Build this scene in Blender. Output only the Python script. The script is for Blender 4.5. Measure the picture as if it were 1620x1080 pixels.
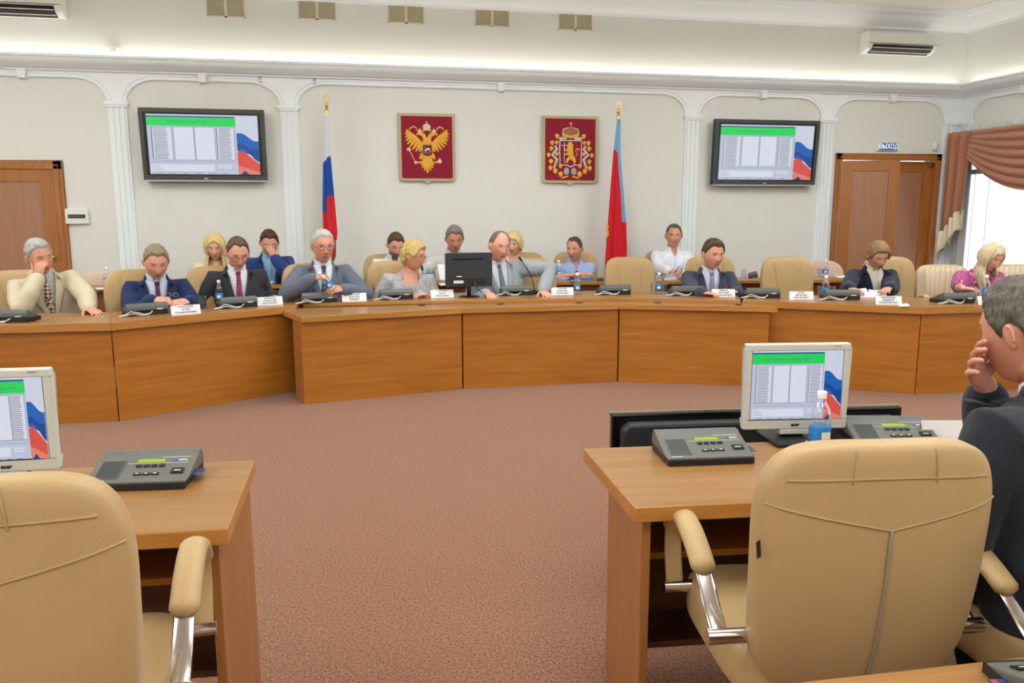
import bpy, bmesh, math, random
import numpy as np
from mathutils import Vector, Matrix, noise
from mathutils.bvhtree import BVHTree
random.seed(7)
for o in list(bpy.data.objects): bpy.data.objects.remove(o)
SC = bpy.context.scene
COL = SC.collection
PI = math.pi
def R(a): return math.radians(a)
# ------------------------------------------------------------------ camera
CAM_H, FPX, YAW, PITCH, ROLL = 1.50, 1254.0, .1994, .1637, -.002
_F = Vector((math.sin(YAW)*math.cos(PITCH), math.cos(YAW)*math.cos(PITCH), -math.sin(PITCH)))
_r0 = Vector((math.cos(YAW), -math.sin(YAW), 0)); _u0 = _r0.cross(_F)
_r = math.cos(ROLL)*_r0 + math.sin(ROLL)*_u0; _u = -math.sin(ROLL)*_r0 + math.cos(ROLL)*_u0
_C = Vector((0, 0, CAM_H))
cam_d = bpy.data.cameras.new('camera'); cam = bpy.data.objects.new('camera', cam_d); COL.objects.link(cam)
cam_d.sensor_width = 36; cam_d.lens = FPX/1620*36; cam_d.clip_start = .05; cam_d.clip_end = 100
_m = Matrix((_r, _u, -_F)).transposed().to_4x4(); _m.translation = _C; cam.matrix_world = _m
SC.camera = cam
# measuring helpers: where a line of sight meets a plane of the room
def ray(x, y): return (x-810)/FPX*_r + (540-y)/FPX*_u + _F
def at_z(x, y, z): v = ray(x, y); return _C + v*((z-CAM_H)/v.z)
def at_y(x, y, Y): v = ray(x, y); return _C + v*(Y/v.y)
def at_x(x, y, X): v = ray(x, y); return _C + v*(X/v.x)
# ------------------------------------------------------------------ world, lights, exposure
W = bpy.data.worlds.new('world'); SC.world = W; W.use_nodes = True
W.node_tree.nodes['Background'].inputs[0].default_value = (.86, .93, 1, 1)
W.node_tree.nodes['Background'].inputs[1].default_value = 1.5
SC.view_settings.view_transform = 'Standard'; SC.view_settings.look = 'None'
SC.view_settings.exposure = 0.0; SC.view_settings.gamma = 1; SC.view_settings.use_curve_mapping = False
try:
    SC.cycles.use_denoising = True; SC.cycles.denoiser = 'OPENIMAGEDENOISE'
    SC.cycles.max_bounces = 8; SC.cycles.diffuse_bounces = 5; SC.cycles.transparent_max_bounces = 12
    SC.cycles.sample_clamp_indirect = 6; SC.cycles.caustics_reflective = False; SC.cycles.caustics_refractive = False
except Exception: pass
XL, XR, YB, YF, ZC = -5.6, 7.9, 9.35, -3.2, 3.95       # room: left, right, back wall, wall behind the camera, ceiling
def area(name, loc, rot, sx, sy, power, col):
    d = bpy.data.lights.new(name, 'AREA'); d.shape = 'RECTANGLE'; d.size = sx; d.size_y = sy; d.energy = power; d.color = col
    o = bpy.data.objects.new(name, d); COL.objects.link(o); o.location = loc; o.rotation_euler = rot; return o
CEIL_LIGHTS = [(x, y) for x in (-3.2, 1.1, 5.4) for y in (-1.2, 2.4, 6.0)]
for x, y in CEIL_LIGHTS:
    area('ceiling_lamp_light', (x, y, ZC-.42), (0, 0, 0), 1.5, 1.5, 45, (.93, .985, 1.0)); area('ceiling_fill_uplight', (x, y, ZC-.34), (PI, 0, 0), 1.4, 1.4, 34, (.94, .985, 1.0))  # the uplights are added fill to brighten the ceiling
area('cove_light_back', ((XL+XR)/2, YB-.07, 3.06), (PI, 0, 0), XR-XL-.3, .05, 18, (1, .97, .84))
area('cove_light_right', (XR-.07, (YB+YF)/2, 3.06), (PI, 0, PI/2), YB-YF-.3, .05, 14, (1, .97, .84))
area('ceiling_fill_left', (XL+.07, (YB+YF)/2, 3.06), (PI, 0, PI/2), YB-YF-.3, .05, 40, (1, .97, .9))  # added upward fill for the ceiling, no cove ledge on this wall
area('ceiling_fill_front', ((XL+XR)/2, YF+.07, 3.06), (PI, 0, 0), XR-XL-.3, .05, 40, (1, .97, .9))  # extra fill put in behind the camera to lift the ceiling
for y0, y1 in ((5.0, 9.8), (.8, 3.9)): area('daylight', (XR+.35, (y0+y1)/2, 1.55), (0, PI/2, 0), 2.3, y1-y0, 150, (.90, .96, 1))
# ------------------------------------------------------------------ materials
def lin(c):
    c = c/255.0
    return c/12.92 if c <= .04045 else ((c+.055)/1.055)**2.4
def rgb(r, g, b): return (lin(r), lin(g), lin(b), 1)
class NT:
    def __init__(s, name):
        s.m = bpy.data.materials.new(name); s.m.use_nodes = True; s.t = s.m.node_tree; s.n = s.t.nodes; s.l = s.t.links
        s.b = s.n['Principled BSDF']
    def node(s, typ, **kw):
        n = s.n.new(typ)
        for k, v in kw.items():
            if k == 'ins':
                for a, b in v.items():
                    if hasattr(b, 'is_output') or isinstance(b, bpy.types.NodeSocket): s.l.new(b, n.inputs[a])
                    else: n.inputs[a].default_value = b
            else: setattr(n, k, v)
        return n
    def math(s, op, a, b=0.0, c=None):
        n = s.n.new('ShaderNodeMath'); n.operation = op
        for i, v in enumerate((a, b) if c is None else (a, b, c)):
            if isinstance(v, bpy.types.NodeSocket): s.l.new(v, n.inputs[i])
            else: n.inputs[i].default_value = v
        return n.outputs[0]
    def mix(s, f, a, b):
        n = s.n.new('ShaderNodeMix'); n.data_type = 'RGBA'
        for i, v in ((0, f), (6, a), (7, b)):
            if isinstance(v, bpy.types.NodeSocket): s.l.new(v, n.inputs[i])
            else: n.inputs[i].default_value = v
        return n.outputs[2]
    def coords(s, scale=(1, 1, 1), out='Object', rot=(0, 0, 0)):
        tc = s.node('ShaderNodeTexCoord'); mp = s.node('ShaderNodeMapping'); s.l.new(tc.outputs[out], mp.inputs[0])
        mp.inputs['Scale'].default_value = scale; mp.inputs['Rotation'].default_value = rot; return mp.outputs[0]
    def noise(s, vec, scale, detail=3, rough=.5):
        n = s.node('ShaderNodeTexNoise', ins={'Vector': vec, 'Scale': scale, 'Detail': detail, 'Roughness': rough}); return n.outputs[0]
    def base(s, c):
        if isinstance(c, bpy.types.NodeSocket): s.l.new(c, s.b.inputs['Base Color'])
        else: s.b.inputs['Base Color'].default_value = c
    def bump(s, h, strength=.3, dist=.01):
        n = s.node('ShaderNodeBump', ins={'Height': h, 'Strength': strength, 'Distance': dist}); s.l.new(n.outputs[0], s.b.inputs['Normal'])
MATS = {}
def mat(name, col, rough=.5, metal=0, var=0.0, vscale=20, bump=0, bscale=200, spec=.5, trans=0, emit=None, estr=1, alpha=1, sheen=0, coat=0):
    if name in MATS: return MATS[name]
    s = NT(name); b = s.b
    b.inputs['Roughness'].default_value = rough; b.inputs['Metallic'].default_value = metal
    b.inputs['Specular IOR Level'].default_value = spec; b.inputs['Transmission Weight'].default_value = trans
    b.inputs['Alpha'].default_value = alpha; b.inputs['Coat Weight'].default_value = coat
    if sheen: b.inputs['Sheen Weight'].default_value = sheen
    co = s.coords()
    if var:
        n = s.noise(co, vscale, 4); c2 = tuple(max(0, v*(1-var)) for v in col[:3])+(1,); c1 = tuple(min(1, v*(1+var)) for v in col[:3])+(1,)
        s.base(s.mix(n, c2, c1))
    else: s.base(col)
    if bump: s.bump(s.noise(co, bscale, 2), bump, .004)
    if emit: b.inputs['Emission Color'].default_value = emit; b.inputs['Emission Strength'].default_value = estr
    MATS[name] = s.m; return s.m
def wood(name, c1, c2, axis='X', rough=.32):
    if name in MATS: return MATS[name]
    s = NT(name)
    sc = {'X': (.6, 9, 9), 'Z': (9, 9, .6), 'Y': (9, .6, 9)}[axis]
    co = s.coords(sc); n1 = s.noise(co, 2.4, 6, .62)
    sc2 = {'X': (2, 90, 90), 'Z': (90, 90, 2), 'Y': (90, 2, 90)}[axis]
    n2 = s.noise(s.coords(sc2), 2.5, 3, .6)
    f = s.math('ADD', s.math('MULTIPLY', n1, .62), s.math('MULTIPLY', n2, .38))
    r = s.node('ShaderNodeMapRange', ins={'Value': f, 'From Min': .36, 'From Max': .64}).outputs[0]
    s.base(s.mix(r, c1, c2)); s.bump(n2, .025, .001); s.b.inputs['Roughness'].default_value = rough
    s.b.inputs['Coat Weight'].default_value = .15; s.b.inputs['Coat Roughness'].default_value = .18
    MATS[name] = s.m; return s.m
M_WALL = mat('cream_wallpaper', rgb(228, 229, 225), .85, var=.03, vscale=3, bump=.25, bscale=160)
M_TRIM = mat('white_plaster_trim', rgb(240, 246, 250), .6)
M_CEIL = mat('white_ceiling_paint', rgb(238, 238, 230), .8)
M_OAK = wood('oak_veneer', rgb(156, 94, 26), rgb(190, 122, 40), 'X', .38)
M_OAKT = wood('oak_table_top', rgb(142, 99, 50), rgb(165, 121, 70), 'X', .3)
M_OAKE = wood('oak_edge_band_lightened', rgb(168, 112, 48), rgb(196, 138, 68), 'X', .35)  # edge band, colour lightened to make up for dim light on upright edges
M_OAKV = wood('oak_veneer_upright_grain', rgb(144, 92, 46), rgb(170, 114, 62), 'Z', .4)
M_DOOR = wood('door_veneer', rgb(154, 94, 40), rgb(180, 116, 56), 'Z', .35)
M_DOORP = wood('door_panel_veneer_sheen', rgb(158, 112, 82), rgb(176, 128, 98), 'Z', .3)  # window sheen put into the panel colour, paler and pinker than the leaf
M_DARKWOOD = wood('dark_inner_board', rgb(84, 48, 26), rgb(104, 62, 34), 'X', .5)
M_LEATHER = mat('beige_leather', rgb(182, 152, 104), .48, var=.05, vscale=6, bump=.22, bscale=260, sheen=.1)
M_LEATHERP = mat('pale_pleated_leather', rgb(226, 208, 180), .45, var=.04, vscale=6, bump=.2, bscale=200)
M_SEAM = mat('seam_thread', rgb(176, 148, 104), .7)
M_ZIP = mat('grey_zip_tape', rgb(150, 136, 112), .7)
M_CHROME = mat('chrome', rgb(214, 214, 216), .12, 1)
M_BLACK = mat('black_plastic', rgb(26, 26, 29), .42)
M_BLACKG = mat('gloss_black_plastic', rgb(14, 14, 16), .15)
M_DGREY = mat('dark_grey_plastic', rgb(94, 98, 96), .5, bump=.1, bscale=500)
M_MGREY = mat('grey_plastic', rgb(100, 102, 96), .5, bump=.1, bscale=500)
M_SILV = mat('silver_plastic', rgb(204, 206, 204), .4)
M_WHITE = mat('white_plastic', rgb(232, 234, 228), .4)
M_PAPER = mat('white_paper', rgb(240, 240, 244), .8)
M_INK = mat('dark_ink', rgb(70, 72, 90), .8)
M_GOLD = mat('gold_metal', rgb(226, 190, 110), .25, 1)
M_CABLE = mat('pale_cable', rgb(214, 212, 204), .5)
M_CLEAR = None
def glassmat():
    s = NT('clear_plastic'); s.n.remove(s.b); out = s.n['Material Output']
    tr = s.node('ShaderNodeBsdfTransparent', ins={'Color': (.95, .97, .98, 1)}); gl = s.node('ShaderNodeBsdfGlossy', ins={'Color': (1, 1, 1, 1), 'Roughness': .06}); lw = s.node('ShaderNodeLayerWeight', ins={'Blend': .32})
    f = s.math('MULTIPLY_ADD', lw.outputs[1], .75, .06); m = s.node('ShaderNodeMixShader', ins={0: f}); s.l.new(tr.outputs[0], m.inputs[1]); s.l.new(gl.outputs[0], m.inputs[2]); s.l.new(m.outputs[0], out.inputs[0]); return s.m
M_CLEAR = glassmat()
M_WATER = mat('water_in_glass', (.93, .97, 1, 1), 0, trans=1)
# carpet
def carpetmat():
    s = NT('speckled_carpet'); co = s.coords()
    a = s.noise(co, 110, 3, .7); b = s.noise(co, 1.2, 2)
    r = s.node('ShaderNodeMapRange', ins={'Value': a, 'From Min': .36, 'From Max': .64}).outputs[0]
    c = s.mix(r, rgb(88, 57, 42), rgb(175, 126, 97))
    c = s.mix(s.math('MULTIPLY', b, .25), c, rgb(139, 96, 72))
    s.base(c); s.bump(a, .6, .006); s.b.inputs['Roughness'].default_value = .95; s.b.inputs['Specular IOR Level'].default_value = .1
    s.b.inputs['Sheen Weight'].default_value = .2
    return s.m
M_CARPET = carpetmat()
# ------------------------------------------------------------------ mesh helpers
class MB:
    def __init__(s): s.v = []; s.f = []; s.mi = []
    def add(s, vs, fs, m=0):
        k = len(s.v); s.v += [tuple(v) for v in vs]; s.f += [tuple(i+k for i in f) for f in fs]; s.mi += [m]*len(fs); return s
    def box(s, x0, x1, y0, y1, z0, z1, m=0):
        return s.add([(x, y, z) for z in (z0, z1) for y in (y0, y1) for x in (x0, x1)],
                     [(0, 2, 3, 1), (4, 5, 7, 6), (0, 1, 5, 4), (2, 6, 7, 3), (0, 4, 6, 2), (1, 3, 7, 5)], m)
    def prism(s, poly, z0, z1, m=0, plane='XY', ms=None):
        n = len(poly)
        P = {'XY': lambda a, b, c: (a, b, c), 'XZ': lambda a, b, c: (a, c, b), 'YZ': lambda a, b, c: (c, a, b)}[plane]
        vs = [P(a, b, z0) for a, b in poly]+[P(a, b, z1) for a, b in poly]
        fs = [tuple(range(n))[::-1], tuple(range(n, 2*n))]+[(i, (i+1) % n, n+(i+1) % n, n+i) for i in range(n)]
        s.add(vs, fs, m)
        if ms is not None: s.mi[-n:] = [ms]*n
        return s
    def tube(s, pts, rad, n=8, m=0, side=None, cap=True):
        pts = [Vector(p) for p in pts]; N = len(pts); vs = []
        if not isinstance(rad, (list, tuple)): rad = [rad]*N
        sd = Vector(side) if side else None
        if sd is None:
            t = (pts[-1]-pts[0]); sd = Vector((1, 0, 0)) if abs(t.normalized().x) < .8 else Vector((0, 1, 0))
        rings = []
        for i, p in enumerate(pts):
            t = (pts[min(i+1, N-1)]-pts[max(i-1, 0)])
            t = t.normalized() if t.length > 1e-9 else Vector((0, 0, 1))
            a = (sd-t*sd.dot(t))
            a = a.normalized() if a.length > 1e-6 else t.orthogonal().normalized()
            b = t.cross(a); rr = rad[i]; ra, rb = rr if isinstance(rr, (tuple, list)) else (rr, rr)
            rings.append((p, a, b, ra, rb, t))
            if not side: sd = a
        if cap:
            p, a, b, ra, rb, t = rings[0]; q = min(ra, rb)
            pre = [(p-t*q*.9, a, b, ra*.35, rb*.35, t), (p-t*q*.5, a, b, ra*.8, rb*.8, t)]
            p, a, b, ra, rb, t = rings[-1]; q = min(ra, rb)
            rings = pre+rings+[(p+t*q*.5, a, b, ra*.8, rb*.8, t), (p+t*q*.9, a, b, ra*.35, rb*.35, t)]
        for p, a, b, ra, rb, t in rings:
            for j in range(n):
                c, d = math.cos(2*PI*j/n), math.sin(2*PI*j/n); vs.append(p+a*ra*c+b*rb*d)
        K = len(rings)
        fs = [(i*n+j, i*n+(j+1) % n, (i+1)*n+(j+1) % n, (i+1)*n+j) for i in range(K-1) for j in range(n)]
        fs += [tuple(range(n))[::-1], tuple(range((K-1)*n, K*n))]
        return s.add(vs, fs, m)
    def cyl(s, p0, p1, r, n=16, m=0): return s.tube([p0, p1], r, n, m, cap=False)
    def lathe(s, prof, c=(0, 0, 0), n=24, m=0):
        vs = [(c[0]+r*math.cos(2*PI*j/n), c[1]+r*math.sin(2*PI*j/n), c[2]+z) for r, z in prof for j in range(n)]; K = len(prof)
        fs = [(i*n+j, i*n+(j+1) % n, (i+1)*n+(j+1) % n, (i+1)*n+j) for i in range(K-1) for j in range(n)]
        fs += [tuple(range(n))[::-1], tuple(range((K-1)*n, K*n))]
        return s.add(vs, fs, m)
    def ball(s, c, r, m=0, nu=14, nv=10, e=1.0, fn=None):
        rx, ry, rz = r if isinstance(r, (tuple, list)) else (r, r, r); vs = []
        pw = lambda t: math.copysign(abs(t)**e, t)
        for i in range(nv+1):
            th = -PI/2+PI*i/nv
            for j in range(nu):
                ph = 2*PI*j/nu
                p = Vector((c[0]+rx*pw(math.cos(th))*pw(math.cos(ph)), c[1]+ry*pw(math.cos(th))*pw(math.sin(ph)), c[2]+rz*pw(math.sin(th))))
                vs.append(fn(p) if fn else p)
        fs = [(i*nu+j, i*nu+(j+1) % nu, (i+1)*nu+(j+1) % nu, (i+1)*nu+j) for i in range(nv) for j in range(nu)]
        return s.add(vs, fs, m)
    def grid(s, fn, nu, nv, m=0, mfn=None):
        k = len(s.v)
        for i in range(nu+1):
            for j in range(nv+1): s.v.append(tuple(fn(i/nu, j/nv)))
        for i in range(nu):
            for j in range(nv):
                a = k+i*(nv+1)+j; s.f.append((a, a+nv+1, a+nv+2, a+1)); s.mi.append(mfn((i+.5)/nu, (j+.5)/nv) if mfn else m)
        return s
    def mesh(s, name, mats, smooth=None):
        me = bpy.data.meshes.new(name); me.from_pydata(s.v, [], s.f); 
        for m in (mats if isinstance(mats, (list, tuple)) else [mats]): me.materials.append(m)
        me.polygons.foreach_set('material_index', s.mi)
        bm = bmesh.new(); bm.from_mesh(me); bmesh.ops.remove_doubles(bm, verts=bm.verts, dist=1e-6)
        bmesh.ops.recalc_face_normals(bm, faces=bm.faces); bm.to_mesh(me); bm.free()
        if smooth is not None:
            me.polygons.foreach_set('use_smooth', [True]*len(me.polygons)); me.set_sharp_from_angle(angle=R(smooth))
        me.update(); return me
    def build(s, name, mats, parent=None, smooth=None, bevel=0, loc=None, solid=0, seg=2):
        o = bpy.data.objects.new(name, s.mesh(name, mats, smooth)); COL.objects.link(o)
        if parent: o.parent = parent
        if loc is not None: o.location = loc
        if solid: md = o.modifiers.new('thickness', 'SOLIDIFY'); md.thickness = solid; md.offset = 0
        if bevel:
            md = o.modifiers.new('edge', 'BEVEL'); md.width = bevel; md.segments = seg; md.limit_method = 'ANGLE'; md.angle_limit = R(50)
            md.harden_normals = False
        return o
def tag(o, label=None, cat=None, group=None, kind=None):
    if label: o['label'] = label
    if cat: o['category'] = cat
    if group: o['group'] = group
    if kind: o['kind'] = kind
    return o
def thing(name, label, cat, loc=(0, 0, 0), rz=0, group=None):
    o = bpy.data.objects.new(name, None); COL.objects.link(o); o.location = loc; o.rotation_euler = (0, 0, rz); o.empty_display_size = .1
    return tag(o, label, cat, group)
def structure(o, label=None): return tag(o, label, None, None, 'structure')
def copy_tree(o, label=None, loc=None, rz=None, parent=None):
    c = o.copy(); COL.objects.link(c)
    if parent: c.parent = parent
    if label: c['label'] = label
    if loc is not None: c.location = loc
    if rz is not None: c.rotation_euler = (0, 0, rz)
    for ch in [x for x in bpy.data.objects if x.parent == o]: copy_tree(ch, parent=c)
    return c
def text_mesh(txt, size, align='CENTER', extrude=0.0004, squeeze=1.0, bold=0):
    cu = bpy.data.curves.new('lettering', 'FONT'); cu.body = txt; cu.size = size; cu.align_x = align; cu.align_y = 'CENTER'; cu.extrude = extrude; cu.offset = bold
    cu.resolution_u = 2
    o = bpy.data.objects.new('lettering', cu); COL.objects.link(o); dg = bpy.context.evaluated_depsgraph_get()
    me = bpy.data.meshes.new_from_object(o.evaluated_get(dg)); bpy.data.objects.remove(o)
    if squeeze != 1: 
        for v in me.vertices: v.co.x *= squeeze
    return me
def lettering(txt, size, m, parent, loc, rot=(PI/2, 0, 0), name='lettering', **kw):
    me = text_mesh(txt, size, **kw); me.materials.clear(); me.materials.append(m)
    o = bpy.data.objects.new(name, me); COL.objects.link(o); o.parent = parent; o.location = loc; o.rotation_euler = rot; return o
# ================================================================== THE ROOM
def wx(px, py): return at_y(px, py, YB)
fl = MB().box(XL, XR+.3, YF, YB+.3, -.1, 0).build('floor', M_CARPET); structure(fl)
ce = MB().box(XL, XR+.3, YF, YB+.3, ZC, ZC+.1).build('ceiling', M_CEIL); structure(ce)
# back wall with the opening of the double door on the right
D2L, D2R, D2T = wx(1324, 300).x, wx(1478, 300).x, wx(1400, 250).z
b = MB().box(XL, D2L, YB, YB+.2, 0, ZC).box(D2R, XR+.2, YB, YB+.2, 0, ZC).box(D2L, D2R, YB, YB+.2, D2T, ZC)
structure(b.build('wall_back', M_WALL))
# bright corridor wall seen through the gap of the open door
structure(MB().box(D2L-1, D2R+1, YB+1.6, YB+1.7, 0, ZC).build('wall_corridor', M_WALL))
area('corridor_light', ((D2L+D2R)/2, YB+.9, 3.2), (0, 0, 0), 1, .8, 60, (.95, .97, 1))
# right wall with two windows
WZ0, WZ1 = .55, 2.44
WY = [(5.0, 9.16), (.6, 4.1)]
b = MB().box(XR, XR+.04, YF, YB, 0, WZ0).box(XR, XR+.04, YF, YB, WZ1, ZC)
for a, c in ((YF, .6), (4.1, 5.0), (9.16, YB)): b.box(XR, XR+.04, a, c, WZ0, WZ1)
structure(b.build('wall_right', M_WALL))
structure(MB().box(XL-.2, XL, YF, YB+.2, 0, ZC).build('wall_left', M_WALL))
structure(MB().box(XL, XR, YF-.2, YF, 0, ZC).build('wall_front', M_WALL))
M_FRAMEW = mat('white_window_frame', rgb(236, 238, 240), .4)
M_PANE = mat('window_glass', (1, 1, 1, 1), 0, trans=1, spec=.3); 
for n, (y0, y1) in enumerate(WY):
    w = bpy.data.objects.new('window_%d' % (n+1), None); COL.objects.link(w); w.location = (XR+.035, y0, 0); structure(w)
    b = MB(); L = y1-y0
    for k in range(4): b.box(-.02, .02, L*k/3-.03, L*k/3+.03, WZ0, WZ1)
    for z in (WZ0+.03, WZ1-.03, 1.98): b.box(-.018, .018, 0, L, z-.03, z+.03)
    b.build('window_frame', M_FRAMEW, w, bevel=.004)
    MB().box(-.004, .004, 0, L, WZ0, WZ1).build('pane', M_PANE, w)
    MB().box(-.10, .03, -.0, L+.05, WZ0-.04, WZ0).build('window_sill', M_FRAMEW, w, bevel=.005)
# --- ceiling crown moulding
def crown(a, b, inward, name):
    a = Vector(a); b = Vector(b); n = Vector(inward)
    prof = [(0, 3.74), (.03, 3.74), (.035, 3.765), (.06, 3.78), (.10, 3.80), (.16, 3.86), (.175, 3.88), (.20, 3.885), (.24, 3.90), (.26, 3.93), (.30, 3.935), (.30, ZC+.02), (0, ZC+.02)]
    m = MB(); k = len(prof); d = (b-a).normalized()
    vs = [a+n*p+d*p+Vector((0, 0, z)) for p, z in prof]+[b+n*p-d*p+Vector((0, 0, z)) for p, z in prof]
    m.add(vs, [(i, (i+1) % k, k+(i+1) % k, k+i) for i in range(k)]+[tuple(range(k)), tuple(range(k, 2*k))[::-1]])
    return structure(m.build(name, M_TRIM, smooth=40))
crown((XL, YB, 0), (XR, YB, 0), (0, -1, 0), 'trim_1'); crown((XR, YF, 0), (XR, YB, 0), (-1, 0, 0), 'trim_2')
# --- cornice ledge that hides the cove light
def cornice(a, b, inward, name):
    a = Vector(a); b = Vector(b); n = Vector(inward); d = (b-a).normalized()
    prof = [(0, 2.94), (.045, 2.94), (.05, 2.955), (.07, 2.96), (.085, 2.975), (.125, 2.995), (.15, 3.03), (.155, 3.055), (.17, 3.06), (.17, 3.085), (.155, 3.085), (.155, 3.05), (0, 3.045)]
    k = len(prof)
    vs = [a+n*p+d*p+Vector((0, 0, z)) for p, z in prof]+[b+n*p-d*p+Vector((0, 0, z)) for p, z in prof]
    return structure(MB().add(vs, [(i, (i+1) % k, k+(i+1) % k, k+i) for i in range(k)]+[tuple(range(k)), tuple(range(k, 2*k))[::-1]]).build(name, M_TRIM, smooth=40))
cornice((XL, YB, 0), (XR, YB, 0), (0, -1, 0), 'trim_3'); cornice((XR, YF, 0), (XR, YB, 0), (-1, 0, 0), 'trim_4')
# --- arcade: pilasters with capitals, rounded spandrels, keystones. u runs along the wall, o out of it
CAPZ, ARCZ, TOPZ = 2.63, 2.875, 2.945
def arcade(centres, to, name, half=.095, skip_first=False, ends=None):
    k = [0]
    def add(vs_fn): pass
    B = MB(); Rr = .27
    def bx(u0, u1, o0, o1, z0, z1):
        vs = [to(u, o, z) for z in (z0, z1) for o in (o0, o1) for u in (u0, u1)]
        B.add(vs, [(0, 2, 3, 1), (4, 5, 7, 6), (0, 1, 5, 4), (2, 6, 7, 3), (0, 4, 6, 2), (1, 3, 7, 5)])
    for c in centres:
        bx(c-half, c+half, 0, .02, 0, CAPZ)
        for i in (-1, 0, 1): bx(c+i*.055-.017, c+i*.055+.017, .02, .034, .14, CAPZ-.02)
        bx(c-half-.02, c+half+.02, 0, .03, 0, .14)
        bx(c-half-.012, c+half+.012, 0, .045, CAPZ-.045, CAPZ-.02); bx(c-half-.025, c+half+.025, 0, .055, CAPZ-.02, CAPZ+.01)
    for a, b2 in zip(centres[:-1], centres[1:]):
        u0, u1 = a+half, b2-half
        pts = [(a, CAPZ), (u0, CAPZ)]; arc = []
        N = 12
        for i in range(N+1):
            t = PI-PI/2*i/N; arc.append((u0+Rr*1.15+Rr*1.15*math.cos(t), ARCZ-(ARCZ-CAPZ-.01)+(ARCZ-CAPZ-.01)*math.sin(t)))
        arc2 = [(u1-(p[0]-u0), p[1]) for p in arc[::-1]]
        full = arc+arc2
        for (p, q) in zip(full[:-1], full[1:]):
            vs = [to(p[0], 0, p[1]), to(q[0], 0, q[1]), to(q[0], 0, TOPZ), to(p[0], 0, TOPZ), to(p[0], .014, p[1]), to(q[0], .014, q[1]), to(q[0], .014, TOPZ), to(p[0], .014, TOPZ)]
            B.add(vs, [(0, 1, 2, 3), (4, 7, 6, 5), (0, 4, 5, 1), (3, 2, 6, 7), (0, 3, 7, 4), (1, 5, 6, 2)])
        bx(a, u0, 0, .014, CAPZ, TOPZ); bx(u1, b2, 0, .014, CAPZ, TOPZ)
        for off, r1, r2 in ((.006, .010, .020), (.040, .007, .012)):     # archivolt ribs following the opening
            path = []
            for i, p in enumerate(full):
                q0, q1 = full[max(i-1, 0)], full[min(i+1, len(full)-1)]; dx, dz = q1[0]-q0[0], q1[1]-q0[1]; L = math.hypot(dx, dz) or 1
                path.append(to(p[0]-dz/L*off, .016, p[1]+dx/L*off))
            B.tube(path, [(r1, r2*.6)]*len(path), 6, side=to(0, 1, 0)-to(0, 0, 0), cap=False)
        c = (a+b2)/2
        B.add([to(c-.035, 0, ARCZ-.03), to(c+.035, 0, ARCZ-.03), to(c+.05, 0, TOPZ), to(c-.05, 0, TOPZ), to(c-.03, .07, ARCZ-.02), to(c+.03, .07, ARCZ-.02), to(c+.045, .07, TOPZ), to(c-.045, .07, TOPZ)],
              [(0, 1, 2, 3), (4, 7, 6, 5), (0, 4, 5, 1), (3, 2, 6, 7), (0, 3, 7, 4), (1, 5, 6, 2)])
    return structure(B.build(name, M_TRIM, smooth=30))
PC = [wx(186, 170).x, wx(457, 170).x, wx(1095, 184).x, wx(1308.5, 190).x, wx(1501, 200).x]
arcade([PC[0]-1.75]+PC, lambda u, o, z: Vector((u, YB-o, z)), 'trim_5')
arcade([YB-.09-k*1.72 for k in (2, 1, 0)][::1] if False else [YB-.11-1.85*k for k in range(5, -1, -1)], lambda u, o, z: Vector((XR-o, u, z)), 'trim_6')
structure(MB().box(PC[-1], XR, YB-.014, YB, CAPZ, TOPZ).box(PC[-1]+.09, XR, YB-.02, YB, 0, CAPZ).box(XR-.014, XR, YB-.11, YB-.014, CAPZ, TOPZ).build('trim_7', M_TRIM))
structure(MB().box(XL, D2L-.12, YB-.018, YB, 0, .12).box(D2R+.12, XR, YB-.018, YB, 0, .12).build('baseboard_back', M_DOOR, bevel=.004))
structure(MB().box(XR-.018, XR, YF, YB, 0, .12).build('baseboard_right', M_DOOR, bevel=.004))
# --- doors
def casing(b, x0, x1, zt, w=.1, m=0):
    for dx, ww in ((0, w), (.012, w-.045)):
        o = .035 if dx == 0 else .048
        b.box(x0-ww-dx, x0-dx*.3, -o, .0, 0, zt+ww, m); b.box(x1+dx*.3, x1+ww+dx, -o, .0, 0, zt+ww, m); b.box(x0-ww-dx, x1+ww+dx, -o, .0, zt, zt+ww+dx*.5, m)
def leaf(parent, w, h, name='door_leaf'):
    # local: hinge at x 0, leaf to +x, front face at y 0, thickness .04 backwards
    st = .13
    b = MB().box(0, st, 0, .04, 0, h).box(w-st, w, 0, .04, 0, h).box(st, w-st, 0, .04, h-st, h).box(st, w-st, 0, .04, 0, .22)
    o = b.build(name, M_DOOR, parent, bevel=.003)
    MB().box(st, w-st, .012, .03, .22, h-st).build('door_panel', M_DOORP, o)
    return o
dl = wx(88, 300).x; dT = wx(60, 268).z
d1 = bpy.data.objects.new('door_1', None); COL.objects.link(d1); d1.location = (dl-.86, YB, 0); structure(d1)
b = MB(); casing(b, 0, .86, dT, .09); b.build('door_casing', M_DOOR, d1, bevel=.006)
l = leaf(d1, .86, dT); l.location = (0, -.03, 0)
k = MB(); k.ball((.80, -.10, 1.02), (.028, .02, .024)).cyl((.80, -.03, 1.02), (.80, -.09, 1.02), .01); k.build('door_knob', M_GOLD, d1, smooth=40)
d2 = bpy.data.objects.new('door_2', None); COL.objects.link(d2); d2.location = (D2L, YB, 0); structure(d2)
b = MB(); casing(b, .03, D2R-D2L-.03, D2T-.03, .08); b.box(0, .03, 0, .2, 0, D2T); b.box(D2R-D2L-.03, D2R-D2L, 0, .2, 0, D2T)
b.build('door_casing', M_DOOR, d2, bevel=.006)
wl = (D2R-D2L-.06)/2
l1 = leaf(d2, wl+.02, D2T-.05); l1.location = (.05, -.02, .01); l1.rotation_euler = (0, 0, R(-17))
l2 = leaf(d2, wl, D2T-.05); l2.location = (.03+wl, .03, .01)
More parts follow.
